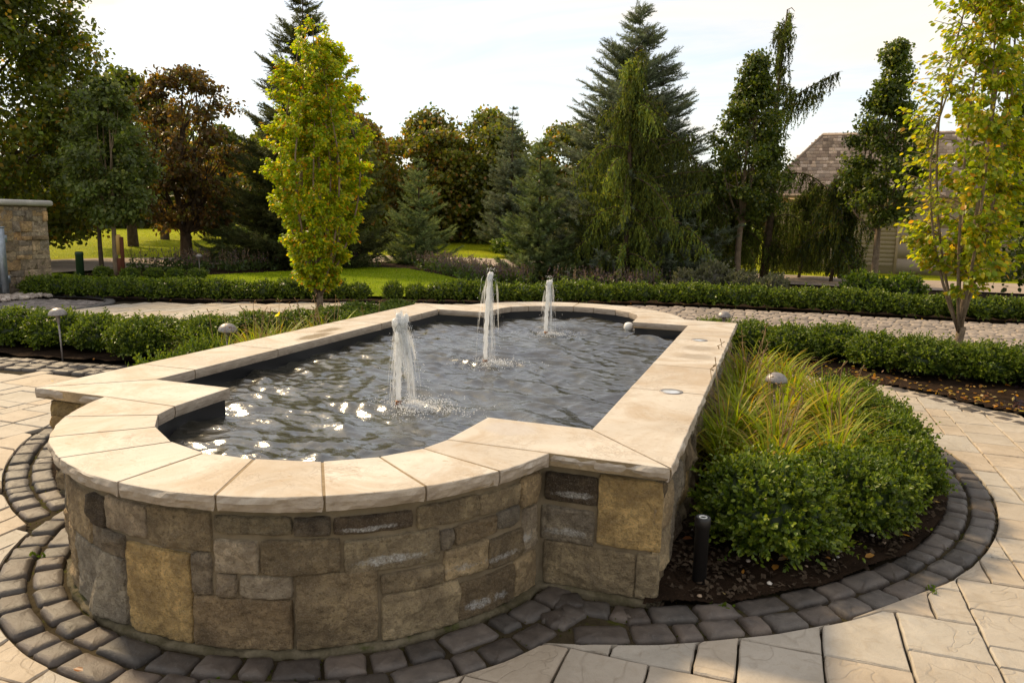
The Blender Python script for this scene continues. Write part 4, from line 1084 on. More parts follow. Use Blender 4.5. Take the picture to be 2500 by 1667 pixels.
def daylily(x, y, sc_, label, grp, flower=False, stalks=True):
    o = tag(empty('daylily', (x, y, .012), dq.uniform(0, 6.28)), label, 'plant', grp)
    put('leaves', dq.choice(DL), o, scale=(sc_, sc_, sc_ * dq.uniform(.9, 1.08)))
    if stalks: put('seed_stalks', dq.choice(SC), o, scale=(sc_,) * 3)
    if flower:
        v, f = tube([(0, 0, 0), (.03, .02, .3), (.05, .0, .64)], [.004, .0035, .003], 5); mk('flower_stem', v, f, M['blade'], o, np.tile((.16, .22, .03), (len(v), 1)))
        put('flower', FLW, o, (.05, 0, .635), (.9, .2, .4), (.8,) * 3)
    return o
rd = []
for x in (1.86, 2.12, 2.38):
    for y in np.arange(1.12, 4.2, .31):
        xx, yy = x + dq.uniform(-.08, .08), y + dq.uniform(-.09, .09) + (.16 if x == 2.12 else 0)
        if np.hypot(xx - 2.5, yy - 1.25) < .36 or np.hypot(xx - 2.07, yy - .86) < .40 or np.hypot(xx - BR[0], yy - BR[1]) > 2.35: continue
        if any(np.hypot(xx - a, yy - b) < c for a, b, c in ((2.78, 1.78, .28), (2.86, 2.34, .28), (2.8, 2.9, .3), (2.58, 3.42, .3))): continue
        rd.append((yy, xx))
rd.sort()
for i, (y, x) in enumerate(rd):
    daylily(x, y, dq.uniform(.82, 1.02), '%s daylily clump back from the fountain front corner in the right bed' % nth(i), 'daylilies in the right bed', stalks=i % 2 == 0)
ld = []
for x in (-1.86, -2.06, -2.28, -2.5):
    for y in np.arange(1.75, 4.7, .34):
        xx, yy = x + dq.uniform(-.08, .08), y + dq.uniform(-.1, .1)
        if np.hypot(xx - BL[0], yy - BL[1]) > 2.45 or np.hypot(xx + 2.3, yy - 1.95) < .3: continue
        ld.append((yy, xx))
ld.sort()
FI = int(np.argmin([abs(pix(np.array([[x, y, .64]]))[0][0] - 693) + 400 * (y < 2.6) for y, x in ld]))
for i, (y, x) in enumerate(ld):
    daylily(x, y, dq.uniform(.86, 1.05), '%s daylily clump back from the front corner behind the left coping' % nth(i), 'daylilies in the left bed', flower=i == FI, stalks=i % 2 == 1)

# ------------------------------------------------------------------ ground covers, litter
def scatter_leaves(name, pts, cols, wts, size, z, mat, label, cat, flat=.7, T=LEAF):
    n = len(pts); P = np.c_[pts, z + rng.uniform(0, .02, n)]
    ax = nrmz(np.stack([rng.normal(size=n), rng.normal(size=n), rng.normal(0, 1 - flat, n)], 1)); no = nrmz(np.stack([rng.normal(0, .4, n), rng.normal(0, .4, n), np.ones(n)], 1))
    v, f = scatter(T, P, ax, no, rng.uniform(size * .6, size * 1.3, n))
    return stuff(mk(name, v, f, mat, None, rep(pal(cols, wts, n), len(T[0]))), label, cat)
def rpts(n, x0, x1, y0, y1, ok):
    x, y = rng.uniform(x0, x1, n), rng.uniform(y0, y1, n); k = ok(x, y); return np.stack([x[k], y[k]], 1)
p_ = rpts(9000, 1.2, 6.5, 3.3, 6.6, lambda x, y: inpoly(x, y, RIGHT_BED) & (fbm(x * 2, y * 2, 15, 2) > -.1))
scatter_leaves('bugleweed', p_, [(.035, .02, .028), (.06, .035, .045), (.03, .03, .02)], [3, 2, 2], .05, .025, M['leaf'], 'dark purple creeping ground cover under the hedge beside the lane', 'ground cover', .45)
p_ = rpts(900, 2.2, 7, 3.0, 6.2, lambda x, y: inpoly(x, y, RIGHT_BED))
p2 = rpts(2600, 2.8, 6.5, 2.9, 5.6, lambda x, y: inpoly(x, y, RIGHT_BED) & ~inpoly(x - .22, y + .0, RIGHT_BED) | (inpoly(x, y, RIGHT_BED) & ~inpoly(x, y - .3, RIGHT_BED)))
p3 = rpts(260, 1.65, 3.1, .0, 4.5, lambda x, y: np.hypot(x - BR[0], y - BR[1]) < R_BED0)
p4 = rpts(50, -3.2, 3.6, -1.2, 3.2, lambda x, y: moss_ok(x, y))
p5 = rpts(420, -10, 8, 7, 13, lambda x, y: np.abs(y - hedge_y(x) + .42) < .16)
p7 = rpts(260, -14, -2, 8, 17, lambda x, y: inpoly(x, y, LAWN))
p6 = rpts(36, -6, 7, -1.5, 5, lambda x, y: (np.hypot(x, y - 2.3) > 3.4))
scatter_leaves('fallen_leaves', np.concatenate([p_, p2, p3, p4, p5, p6, p7]), [(.50, .24, .05), (.58, .38, .09), (.30, .12, .04), (.45, .36, .10), (.55, .40, .20)], [3, 2, 2, 1, 2], .042, .022, M['yleaf'], 'fallen orange and tan leaves strewn on the soil and paving', 'leaves', .75)
# pebbles on the dark soil near the spot lamp
pb = Geo(); pr = np.random.default_rng(4)
def pebble_geo(c, r, seed, flat=.65): 
    v, f = blob(c, r, r * flat, seed, 7); return v, f
def peb_obj(name, pts, rad, label, cols):
    g = Geo()
    for i, (x, y) in enumerate(pts):
        r = pr.uniform(*rad); v, f = pebble_geo((x, y, .02 + r * .3), r, i * 1.3); g.add(v, f, cols[i % len(cols)])
    return stuff(g.build(name, M['setts_far'], smooth=True), label, 'pebbles')
peb_obj('bed_pebbles', rpts(46, 1.65, 2.9, .02, 1.2, lambda x, y: (np.hypot(x - BR[0], y - BR[1]) < R_BED0) & (np.hypot(x - 2.07, y - .86) > .3)), (.004, .012), 'small pale pebbles on the dark soil beside the fountain corner', [(.5, .42, .34), (.35, .26, .18), (.6, .56, .5)])
peb_obj('pier_gravel', rpts(420, -10.6, -9.6, 5.0, 7.3, lambda x, y: x < -10.0 - .25 * (y > 6.9)), (.03, .07), 'pale gravel at the foot of the stone gate pier', [(.42, .36, .30), (.52, .46, .40), (.33, .28, .24)])
# mulch chips
p_ = rpts(14000, 1.6, 3.1, 0, 4.6, lambda x, y: np.hypot(x - BR[0], y - BR[1]) < R_BED0)
scatter_leaves('mulch_chips', p_, [(.03, .018, .012), (.06, .036, .022), (.10, .06, .035)], [4, 3, 1], .03, .008, M['bark'], 'dark bark mulch chips on the soil of the right bed', 'mulch', .6, DIAM)
M['bark'].node_tree  # chips use the bark tone

# weeds in joints
g = Geo(); q = np.random.default_rng(8)
for (x, y) in ((-1.02, -.55), (.35, -1.02), (2.74, .60), (1.9, .14)):
    n = 14; P = np.stack([x + q.normal(0, .018, n), y + q.normal(0, .018, n), np.full(n, .0)], 1)
    v, f = scatter(LEAF, P, nrmz(np.stack([q.normal(size=n), q.normal(size=n), np.full(n, .9)], 1)), rdir(n, q), q.uniform(.012, .026, n)); g.add(v, f, rep(pal([(.10, .15, .02)], [1], n, q), 6))
stuff(g.build('weeds', M['grass']), 'small green weeds sprouting between the edging cobbles', 'weeds')
# ------------------------------------------------------------------ trees
def limb(p0, p1, r0, r1, bend=.1, k=5, q=random):
    p0, p1 = np.array(p0, float), np.array(p1, float); ln = np.linalg.norm(p1 - p0)
    b = np.array([q.gauss(0, 1), q.gauss(0, 1), q.gauss(0, .5)]) * bend * ln
    ts = np.linspace(0, 1, k + 1); return [tuple(p0 + (p1 - p0) * t + b * math.sin(math.pi * t)) for t in ts], [r0 + (r1 - r0) * t for t in ts]
def column_tree(name, base, H, rmax, prof, nstem, nleaf, leaf, cols, wts, label, seed, trunk_r=.05, split=.3, low=.55, fruit=True, spread=1.0, droop=.8, group=None, dens=None):
    """upright many-stemmed tree: trunk and stems, leafy crown"""
    q = random.Random(seed); r = np.random.default_rng(seed)
    root = tag(empty(name, base), label, 'tree', group)
    tr = Geo(); cr = Geo(); tips = []
    p, rd = limb((0, 0, -.05), (.02, .0, split), trunk_r * 1.15, trunk_r, .03, 3, q); v, f = tube(p, rd, 9); tr.add(v, f)
    P, A = [], []
    for k in range(nstem):
        a = k * 2.399 + q.uniform(-.3, .3); top = H * q.uniform(.72, 1.0) if k else H; rr = prof(.62) * rmax * q.uniform(.25, .95) if k else .04
        z0 = q.uniform(split * .55, split * 1.0) if k else split * .9
        pts = []; N = 14
        for i in range(N + 1):
            t = i / N; z = z0 + (top - z0) * t; w = rr * (1 - (1 - min(1, t * 1.9 * spread)) ** 2) * (1 - .75 * max(0, t - .55) / .45)
            pts.append((w * math.cos(a) + .05 * math.sin(3 * t + k) * t, w * math.sin(a) + .05 * math.cos(4 * t + k) * t, z))
        rad = [trunk_r * .32 * (1 - t / N) ** .8 + .004 for t in range(N + 1)]
        if not k: rad = [trunk_r * .75 * (1 - t / N) ** .8 + .004 for t in range(N + 1)]
        v, f = tube(pts, rad, 6); tr.add(v, f)
        pts = np.array(pts)
        nt = int(34 * H / 4.2 * max(1, 13 / nstem))
        for j in range(nt):
            t = q.uniform(.0, 1.) ** .85; i = min(N - 1, int(t * N)); b = pts[i] + (pts[i + 1] - pts[i]) * (t * N - i); zf = b[2] / H
            if b[2] < low * q.uniform(.7, 1.3): continue
            lim = prof(zf) * rmax; aa = math.atan2(b[1], b[0]) + q.gauss(0, 1.1) if k else q.uniform(0, 6.28)
            ln = q.uniform(.12, .42); e = b + np.array([math.cos(aa) * ln, math.sin(aa) * ln, q.uniform(.05, .45) * ln * 1.3])
            rad_ = math.hypot(e[0], e[1])
            if rad_ > lim * 1.06: e[:2] *= lim * 1.06 / rad_
            pp = [tuple(b), tuple((b + e) / 2 + np.array([0, 0, .02])), tuple(e)]; v, f = tube(pp, [.006, .004, .0025], 4, cap=False); tr.add(v, f)
            m = max(2, int(nleaf / (nstem * nt) * q.uniform(.6, 1.4) * (dens(e) if dens else 1)))
            for s in range(m):
                w = q.uniform(.15, 1.05); P.append(b + (e - b) * w + np.array([q.gauss(0, .03), q.gauss(0, .03), q.gauss(0, .03)])); A.append((e - b) / max(ln, .01))
    P = np.array(P); A = np.array(A); n = len(P)
    out = nrmz(P * np.array([1, 1, 0]) + 1e-6)
    ax = nrmz(.7 * A + .7 * out + rdir(n, r) * .8 + np.array([0, 0, -droop]))
    v, f = scatter(LEAF, P, ax, nrmz(out + .7 * rdir(n, r) + np.array([0, 0, .4])), leaf * r.uniform(.65, 1.25, n), 1.25)
    cr.add(v, f, rep(pal(cols, wts, n, r), 6))
    tr.build('trunk', M['bark_grey'], root, smooth=True); cr.build('crown', M['yleaf'], root)
    if fruit:
        g = Geo(); m = 150; idx = r.choice(n, m); oc = (np.array([(0, 0, -1), (.9, 0, 0), (0, .9, 0), (-.9, 0, 0), (0, -.9, 0), (0, 0, 1)], float), np.array([(0, 2, 1), (0, 3, 2), (0, 4, 3), (0, 1, 4), (5, 1, 2), (5, 2, 3), (5, 3, 4), (5, 4, 1)]))
        for k in range(4):
            v, f = scatter(oc, P[idx] + r.normal(0, .025, (m, 3)), rdir(m, r), rdir(m, r), r.uniform(.010, .017, m)); g.add(v, f, rep(pal([(.62, .24, .02), (.70, .36, .04)], [2, 1], m, r), 6))
        stuff(g.build('fruit', M['petal'], root, smooth=True))
    return root
YC = [(.31, .40, .015), (.44, .48, .018), (.19, .29, .013), (.66, .50, .022), (.62, .30, .02)]
def prof_y(t): return float(np.interp(t, [0, .12, .25, .45, .65, .8, .92, 1], [.30, .40, .62, .92, 1.0, .80, .45, .10]))
column_tree('crabapple_tree', (-4.68, 7.12, 0), 4.25, .78, prof_y, 17, 60000, .050, YC, [4, 4, 2.2, 1.6, .6], 'yellow green column shaped tree with orange fruit behind the left coping', 31, .048, .36, .40)
def prof_r(t): return float(np.interp(t, [0, .1, .2, .35, .6, .8, 1], [.35, .5, .72, .95, 1.0, .9, .3]))
column_tree('crabapple_tree', (4.04, 6.96, 0), 5.5, .86, prof_r, 8, 18500, .062, [(.26, .32, .014), (.38, .39, .02), (.16, .23, .012), (.56, .43, .025), (.50, .25, .03)], [4, 4, 2.4, 1.7, .4], 'open yellow tree with forked bare lower limbs, at the right beside the cobbled lane', 47, .045, .42, .80, False, 1.0, 1.0,
            dens=lambda e: .4 if e[0] < -.3 and e[2] > 1.6 else 1.3)

def crown_tree(name, base, H, z0, rad, label, seed, nclump, nleaf, leaf, cols, wts, trunk_r=.08, bark='bark', shape=None, T=DIAM, mat='leaf', limbs=9, clump=.32, cx=0., cy=0., group=None, fork=None, core=True, cat='tree'):
    q = random.Random(seed); r = np.random.default_rng(seed); root = tag(empty(name, base), label, cat, group)
    tr = Geo(); fk = fork or z0 * .95
    p, rd = limb((0, 0, -.1), (0, 0, fk), trunk_r * 1.25, trunk_r * .85, .015, 4, q); v, f = tube(p, rd, 8); tr.add(v, f)
    shp = shape or (lambda t: math.sin(math.pi * (.12 + .84 * t)) ** .75)
    C = []
    while len(C) < nclump:
        t = q.random(); w = shp(t) * rad
        a = q.uniform(0, 6.28); k = math.sqrt(q.uniform(.12, 1.)); C.append((cx * t + w * k * math.cos(a), cy * t + w * k * math.sin(a), z0 + (H - z0) * t, w))
    C = np.array(C)
    # limbs reach clumps
    for i in range(limbs):
        c = C[q.randrange(len(C))]; s = (0, 0, fk * q.uniform(.85, 1.0)); p, rd = limb(s, c[:3] * np.array([.9, .9, .97]), trunk_r * .5, .008, .08, 6, q); v, f = tube(p, rd, 6, cap=False); tr.add(v, f)
        for j in range(3):
            d = C[np.argsort(np.linalg.norm(C[:, :3] - c[:3], axis=1))[q.randrange(1, min(9, len(C)))]]; p2, rd2 = limb(p[q.randrange(2, 5)], d[:3], trunk_r * .2, .005, .06, 4, q); v, f = tube(p2, rd2, 4, cap=False); tr.add(v, f)
    p, rd = limb((0, 0, fk), (cx * .9, cy * .9, H * .93), trunk_r * .8, .01, .02, 6, q); v, f = tube(p, rd, 6, cap=False); tr.add(v, f)
    idx = r.integers(0, len(C), nleaf); csz = clump * (0.6 + r.random(len(C)) * .8)
    off = nrmz(r.normal(size=(nleaf, 3))) * (r.random(nleaf) ** .5)[:, None] * csz[idx][:, None] * np.array([1.15, 1.15, .72])
    P = C[idx, :3] + off
    out = nrmz(P - np.array([0, 0, (H + z0) / 2])); ax = nrmz(out * .5 + rdir(nleaf, r) + np.array([0, 0, -.35])); no = nrmz(off + 1e-6 + .6 * rdir(nleaf, r) * clump + np.array([0, 0, .2]))
    v, f = scatter(T, P, ax, no, leaf * r.uniform(.6, 1.3, nleaf), 1.15)
    tint = r.uniform(.72, 1.25, len(C))[idx][:, None]
    tr.build('trunk', M[bark], root, smooth=True); mk('crown', v, f, M[mat], root, rep(np.clip(pal(cols, wts, nleaf, r) * tint, 0, 1), len(T[0])))
    return root
PEAR = [(.085, .12, .016), (.135, .17, .02), (.055, .08, .014), (.24, .24, .035)]
def tear(t): return float(np.interp(t, [0, .1, .3, .5, .75, 1], [.55, .95, 1., .78, .42, .06]))
crown_tree('pear_tree', (1.03, 17.76, 0), 5.65, 1.75, 1.12, 'dark teardrop shaped tree on a slim bare trunk, left of the shingled roof', 61, 170, 22000, .085, PEAR, [4, 3, 3, 1], .075, 'bark_grey', tear, LEAF, 'leaf', 12, .27, .12)
crown_tree('pear_tree', (4.34, 18.49, 0), 5.9, 1.65, 1.02, 'dark teardrop shaped tree on a slim bare trunk, right of the shingled roof', 62, 170, 21000, .085, PEAR, [4, 3, 3, 1], .075, 'bark_grey', tear, LEAF, 'leaf', 12, .26, .05)
def oval(t): return float(np.interp(t, [0, .12, .4, .7, 1], [.5, .85, 1, .7, .1]))
ASHC = [(.12, .155, .04), (.165, .205, .055), (.085, .11, .03), (.22, .235, .05)]
crown_tree('young_ash_tree', (-13.14, 11.19, 0), 4.5, 1.35, .98, 'young grey green tree with a pale slim trunk beside the marker post', 63, 130, 12000, .10, ASHC, [4, 3, 3, 1], .055, 'bark_grey', oval, LEAF, 'leaf', 10, .26, .05)
crown_tree('young_ash_tree', (-14.45, 11.96, 0), 4.3, 1.45, .95, 'young dark trunked tree just left of the pale trunked one', 64, 120, 9500, .10, ASHC, [4, 3, 3, 1], .05, 'bark', oval, LEAF, 'leaf', 9, .26)
MAPC = [(.11, .135, .014), (.17, .18, .018), (.07, .09, .012), (.32, .19, .02), (.17, .22, .02)]
def mapl(t): return float(np.interp(t, [0, .08, .25, .5, .75, .92, 1], [.70, .95, 1., .95, .72, .40, .12]))
crown_tree('maple_tree', (-18.9, 12.0, 0), 10.4, .9, 3.9, 'large dark maple towering behind the stone pier at the left', 65, 560, 120000, .13, MAPC, [4, 3, 3, .8, 1], .22, 'bark', mapl, DIAM, 'leaf', 26, .62, -.9, .0, fork=2.2)
REDC = [(.115, .072, .028), (.17, .10, .03), (.095, .075, .025), (.15, .145, .025), (.28, .15, .03)]
def redm(t): return float(np.interp(t, [0, .1, .35, .65, .85, 1], [.55, .85, 1, .95, .7, .2]))
crown_tree('red_maple_tree', (-15.26, 15.79, 0), 5.7, 1.05, 1.75, 'bronze red maple with open branches against the bright sky', 66, 150, 12500, .125, REDC, [4, 3, 3, 2, 1], .17, 'bark', redm, LEAF, 'leaf', 26, .34, .2, fork=1.0)
# trees far beyond the drive
AUT = [(.15, .165, .022), (.22, .185, .028), (.105, .13, .022), (.33, .16, .028)]
far = [(-19.5, 33, 6.4, 2.0, 'orange tinted far tree behind the yellow column tree', [2, 3, 2, 2.4]), (-16.6, 36, 6.9, 2.2, 'rounded brown green far tree right of the big dark spruce', [3, 3, 3, .9]), (-13.6, 37, 7.0, 2.1, 'olive far tree just left of the middle blue spruce', [4, 2, 4, .3]), (-10.3, 41, 6.9, 2.1, 'low far tree just right of the middle blue spruce', [3, 2, 4, .7]), (-6.6, 40, 6.3, 1.9, 'rusty far tree at the left foot of the great blue spruce', [2, 3, 2, 2.0]), (-18, 29, 5.3, 1.8, 'dark far tree behind the young spruces', [4, 1, 5, .2]), (-23.5, 31, 5.6, 2.0, 'far tree seen through the trunk of the bronze maple', [4, 2, 4, .3]), (-15.0, 33.5, 5.6, 1.9, 'golden far tree low between the yellow column tree and the wide young spruce', [3, 3, 2, .8]), (-12.2, 35, 6.0, 1.9, 'green far tree low behind the wide young spruce', [4, 2, 4, .3]), (-21, 37, 6.3, 2.1, 'copper far tree partly hidden by the big dark spruce', [2, 3, 2, 1.8])]
for k, (x, y, h, w, lab, wt_) in enumerate(far):
    crown_tree('autumn_tree', (x, y, .1), h, .25, w, lab, 80 + k, 130, 12000, .22, AUT, wt_, .12, 'bark', lambda t: float(np.interp(t, [0, .1, .4, .75, .93, 1], [.7, .95, 1, .88, .5, .2])), DIAM, 'leaf', 10, .62, group='trees beyond the drive')
for k, (x, y, h, w, lab) in enumerate([(-21.7, 20.0, 6.5, 2.2, 'tree with a thick dark trunk on the sunlit lawn, nearest of those beyond the drive'), (-24.5, 24.5, 6.2, 2.2, 'tree with a dark trunk on the sunlit lawn, middle one beyond the drive'), (-27.0, 31.5, 6.0, 2.2, 'tree with a slim trunk on the mounded lawn, deepest one beyond the drive')]):
    crown_tree('lawn_tree', (x, y, 0), h, 2.0, w, lab, 95 + k, 90, 9000, .2, MAPC, [4, 3, 3, .5, 1], .17, 'bark', oval, DIAM, 'leaf', 10, .5, group='trees on the sunlit lawn')
crown_tree('dark_tree', (7.6, 15.5, 0), 6.2, .5, 1.9, 'dark leafy tree behind the yellow tree at the right edge', 99, 130, 15000, .12, PEAR, [4, 2, 4, .5], .1, 'bark', oval, LEAF, 'leaf', 10, .4)

# ------------------------------------------------------------------ conifers
BND = [bundle(15, s) for s in range(3)]
def spruce(name, base, H, R, label, seed, cols, wts, nwh, per, tw, dens=1.0, up=.25, zlow=.04, group=None, pw=.95, gap=0.):
    q = random.Random(seed); r = np.random.default_rng(seed); root = tag(empty(name, base), label, 'tree', group)
    tr = Geo(); v, f = tube([(0, 0, -.1), (.02, 0, H * .5), (0, .01, H * .97)], [.022 * H * .55 + .02, .012 * H * .6 + .01, .008], 8); tr.add(v, f)
    P, A, S = [], [], []
    for w in range(nwh):
        tz = (w + q.uniform(0, .6)) / nwh; z = H * (zlow + (1 - zlow) * tz); Lb = R * (1 - tz) ** pw * (1.0 if tz > .06 else .85) + .05 * H / 6
        for b in range(max(4, int(per * (1 - .35 * tz)))):
            a = b * 6.283 / per + w * 1.3 + q.uniform(-.35, .35); L = Lb * q.uniform(.72, 1.12); slope = -.24 + .58 * tz + q.uniform(-.1, .1)
            N = 7; pts = []
            for i in range(N + 1):
                t = i / N; pts.append((L * t * math.cos(a + .1 * t), L * t * math.sin(a + .1 * t), z + L * (slope * t - .12 * math.sin(math.pi * t) * (1 - tz) + up * t * t)))
            v, f = tube(pts, [max(.004, .014 * L * (1 - i / (N + 1))) for i in range(N + 1)], 4, cap=False); tr.add(v, f)
            pts = np.array(pts); m = max(4, int(L / tw * 9.5 * dens))
            for j in range(m):
                t = (j + q.random()) / m; t = .12 + .9 * t
                if t > 1: t = 1.
                i = min(N - 1, int(t * N)); p = pts[i] + (pts[i + 1] - pts[i]) * (t * N - i); d = nrmz(pts[i + 1] - pts[i])
                sd = np.array([-math.sin(a), math.cos(a), 0]) * (1 if j % 2 else -1)
                ax = d * (.75 if t < .97 else 1.4) + sd * q.uniform(.35, .95) * (1 if t < .97 else .1) + np.array([0, 0, q.uniform(-.35, .3)])
                ln = tw * q.uniform(.7, 1.25) * (1.15 - .45 * t) * (.62 + .38 * (1 - tz)); P.append(p); A.append(ax); S.append(ln)
                if L > .9 and t < .8:
                    e = p + nrmz(ax) * ln * .8; P.append(e); A.append(ax + d * .6 + np.array([0, 0, q.uniform(-.2, .35)])); S.append(ln * .8)
    P.append((0, 0, H * .93)); A.append((0, 0, 1.)); S.append(tw * 1.1)
    P, A, S = np.array(P), np.array(A), np.array(S); g = Geo(); n = len(P); ch = r.integers(0, 3, n)
    for k in range(3):
        m = ch == k; v, f = scatter(BND[k], P[m], A[m], rdir(m.sum(), r), S[m]); g.add(v, f, rep(pal(cols, wts, m.sum(), r), len(BND[k][0])))
    tr.build('trunk', M['bark'], root); g.build('crown', M['needle'], root)
    return root
BLUE = [(.145, .17, .118), (.205, .235, .165), (.088, .105, .066), (.15, .17, .08)]
DARK = [(.07, .08, .026), (.10, .112, .036), (.046, .055, .02), (.135, .145, .042)]
MIDG = [(.14, .185, .075), (.21, .265, .115), (.09, .12, .05), (.24, .28, .11)]
spruce('spruce_tree', (-11.4, 16.6, 0), 8.3, 2.75, 'tall dark spruce rising out of frame behind the yellow column tree', 101, DARK, [4, 3, 3, 1], 34, 10, .42, 1.05, .2)
spruce('blue_spruce_tree', (-1.75, 17.2, 0), 6.95, 3.05, 'great blue grey spruce behind the weeping cedar at centre right', 102, BLUE, [4, 3, 3, 1], 38, 11, .36, 1.05, .14, pw=.85)
spruce('blue_spruce_tree', (-9.7, 30.0, 0), 6.45, 1.62, 'middle sized blue spruce with a narrow dark top, above the tallest jet', 103, BLUE, [4, 2, 4, 1], 24, 9, .36, 1.1, .2, zlow=.1)
spruce('young_spruce_tree', (-14.44, 16.46, 0), 2.62, .98, 'young green spruce beside the bronze maple trunk', 104, MIDG, [3, 3, 3, 1], 15, 8, .22, 1.1, .25)
spruce('young_spruce_tree', (-12.75, 16.2, 0), 1.75, .66, 'smallest young spruce left of the yellow column tree', 105, DARK, [3, 4, 2, 2], 12, 7, .2, 1.1, .25)
spruce('young_spruce_tree', (-9.4, 20.0, 0), 3.5, 1.42, 'wide loose young spruce right of the yellow column tree', 106, MIDG, [4, 2, 3, 1], 16, 8, .27, 1.0, .3)
spruce('young_spruce_tree', (-3.65, 15.1, 0), 3.45, 1.12, 'olive green spruce directly behind the tallest jet', 107, [(.13, .165, .06), (.19, .235, .085), (.085, .105, .042), (.16, .21, .12)], [4, 3, 3, 1.5], 19, 9, .25, 1.1, .28, pw=.75)
def weeping(name, base, H, label, seed, nb, Lr, cols, wts, strand=(.2, .8), lean=(0, 0), zr=(.15, .97), extra=(), pw=.7, sp=.055, leader_droop=True, tiers=11):
    q = random.Random(seed); r = np.random.default_rng(seed); root = tag(empty(name, base), label, 'tree')
    tr = Geo(); top = np.array([lean[0], lean[1], H]); lead = [np.array([0, 0, -.1]), np.array([lean[0] * .2 + .06, lean[1] * .2, H * .35]), np.array([lean[0] * .6 - .05, lean[1] * .6, H * .7]), top]
    if leader_droop: lead += [top + np.array([.10, 0, .04]), top + np.array([.19, 0, -.06])]
    v, f = tube(lead, [.018 * H, .013 * H, .007 * H, .018] + ([.012, .006] if leader_droop else []), 7); tr.add(v, f)
    brs = []
    def on(t):
        s = t * 3; i = min(2, int(s)); return lead[i] + (lead[i + 1] - lead[i]) * (s - i)
    for b in range(nb):
        tq = (int((b + q.random()) / nb * tiers) + q.gauss(.5, .13)) / tiers; t = min(.99, zr[0] + (zr[1] - zr[0]) * tq); a = q.uniform(0, 6.28); L = (Lr[0] + (Lr[1] - Lr[0]) * q.random() ** 1.6) * (1.08 - t) ** pw; brs.append((on(t), a, L, q.uniform(.0, .7)))
    for b in range(10): brs.append((on(.86 + .14 * b / 10), b * 2.2, q.uniform(.16, .34), .25))
    for z, a, L, u in extra: brs.append((on(z), a, L, u))
    P, A, S, TN = [], [], [], []
    for p0, a, L, u in brs:
        n_before = len(P); tint = q.choice((.6, .8, 1., 1.25, 1.6))
        N = 9; strt = u >= 1.; uu = u - 1. if strt else u
        pts = [p0 + np.array([L * t * math.cos(a), L * t * math.sin(a), L * ((uu * t - .12 * t * t) if strt else (u * 1.5 * t - (u * .7 + .75) * t * t))]) for t in np.linspace(0, 1, N + 1)]
        v, f = tube(pts, [.012 * L * (1 - i / (N + 2)) + .005 for i in range(N + 1)], 5, cap=False); tr.add(v, f); pts = np.array(pts)
        for j in range(int(L * 60)):
            t = q.random(); i = min(N - 1, int(t * N)); P.append(pts[i] + (pts[i + 1] - pts[i]) * (t * N - i)); A.append((q.gauss(0, .6) + .5 * math.cos(a), q.gauss(0, .6) + .5 * math.sin(a), q.gauss(.1, .5))); S.append(q.uniform(.07, .14))
        m = max(6, int(L * (46 if strt else 24)))
        for j in range(m):
            t = .1 + .9 * (j + q.random()) / m; i = min(N - 1, int(t * N)); p = pts[i] + (pts[i + 1] - pts[i]) * (t * N - i)
            ln = q.uniform(*strand) * (.8 if strt else 1.) * (.55 + .6 * math.sin(math.pi * min(1, t))); ln = min(ln, max(.1, p[2] - .12)); o = np.array([q.gauss(0, .05), q.gauss(0, .05), 0]); k = max(2, int(ln / sp))
            for s in range(k):
                w = s / k; pp = p + o * w + np.array([.03 * math.sin(5 * w + j), .03 * math.cos(4 * w + j), -ln * w])
                for e in (0, 1, 2):
                    aa = q.uniform(0, 6.28); P.append(pp); A.append((.42 * math.cos(aa), .42 * math.sin(aa), -1)); S.append(q.uniform(.06, .125) * (1.1 - .45 * w))
        TN += [tint] * (len(P) - n_before)
    P, A, S = np.array(P), np.array(A), np.array(S); n = len(P)
    v, f = scatter(DIAM, P, A, rdir(n, r), S, .42)
    zt = np.array(TN)[:, None]
    tr.build('trunk', M['bark'], root, smooth=True); mk('crown', v, f, M['needle'], root, rep(np.clip(pal(cols, wts, n, r) * zt, 0, 1), 4))
    return root
CED = [(.14, .165, .028), (.20, .22, .036), (.08, .10, .02), (.11, .155, .05)]
CEDD = [(.09, .115, .02), (.13, .155, .028), (.055, .07, .016), (.11, .09, .03)]
weeping('weeping_cedar', (-1.45, 14.9, 0), 5.4, 'tall weeping cedar with long hanging curtains in front of the great blue spruce', 201, 96, (.4, 2.3), CED, [4, 3, 2, 2], (.2, .75), (.1, 0), (.12, .97), ((.55, .1, 1.7, .6), (.52, -.1, 1.5, 1.45), (.62, .35, 1.5, .5), (.42, .0, 1.7, 1.3), (.45, 3.2, 1.3, 1.1), (.3, 3.0, 1.5, 1.05), (.33, .2, 1.9, 1.3), (.36, 2.8, 1.5, 1.2)))
weeping('weeping_cedar', (1.65, 19.4, 0), 7.15, 'tall weeping cedar with a drooping top behind the left teardrop tree', 202, 44, (.4, 1.4), CEDD, [4, 3, 3, 1], (.3, .8), (.1, 0), (.1, .96), ((.62, .0, 1.5, 1.7), (.60, .25, 1.2, 1.6), (.70, 2.9, .8, .4), (.60, 3.0, 1.1, .3), (.38, 3.0, 1.4, .5), (.36, .0, 1.7, .5)))
weeping('weeping_cedar', (2.6, 20.8, 0), 2.7, 'low weeping evergreen before the house wall, between the two teardrop trees', 203, 42, (.7, 1.6), CEDD, [4, 3, 3, 1], (.4, 1.1), (.2, 0), (.2, .97), (), .4)
weeping('weeping_cedar', (3.4, 19.6, 0), 3.0, 'weeping evergreen with a blue green tip under the roof edge, by the right teardrop trunk', 204, 42, (.6, 1.3), CEDD + [(.07, .11, .08)], [4, 3, 3, 1, 1.5], (.4, 1.1), (.1, 0), (.2, .97), (), .4)
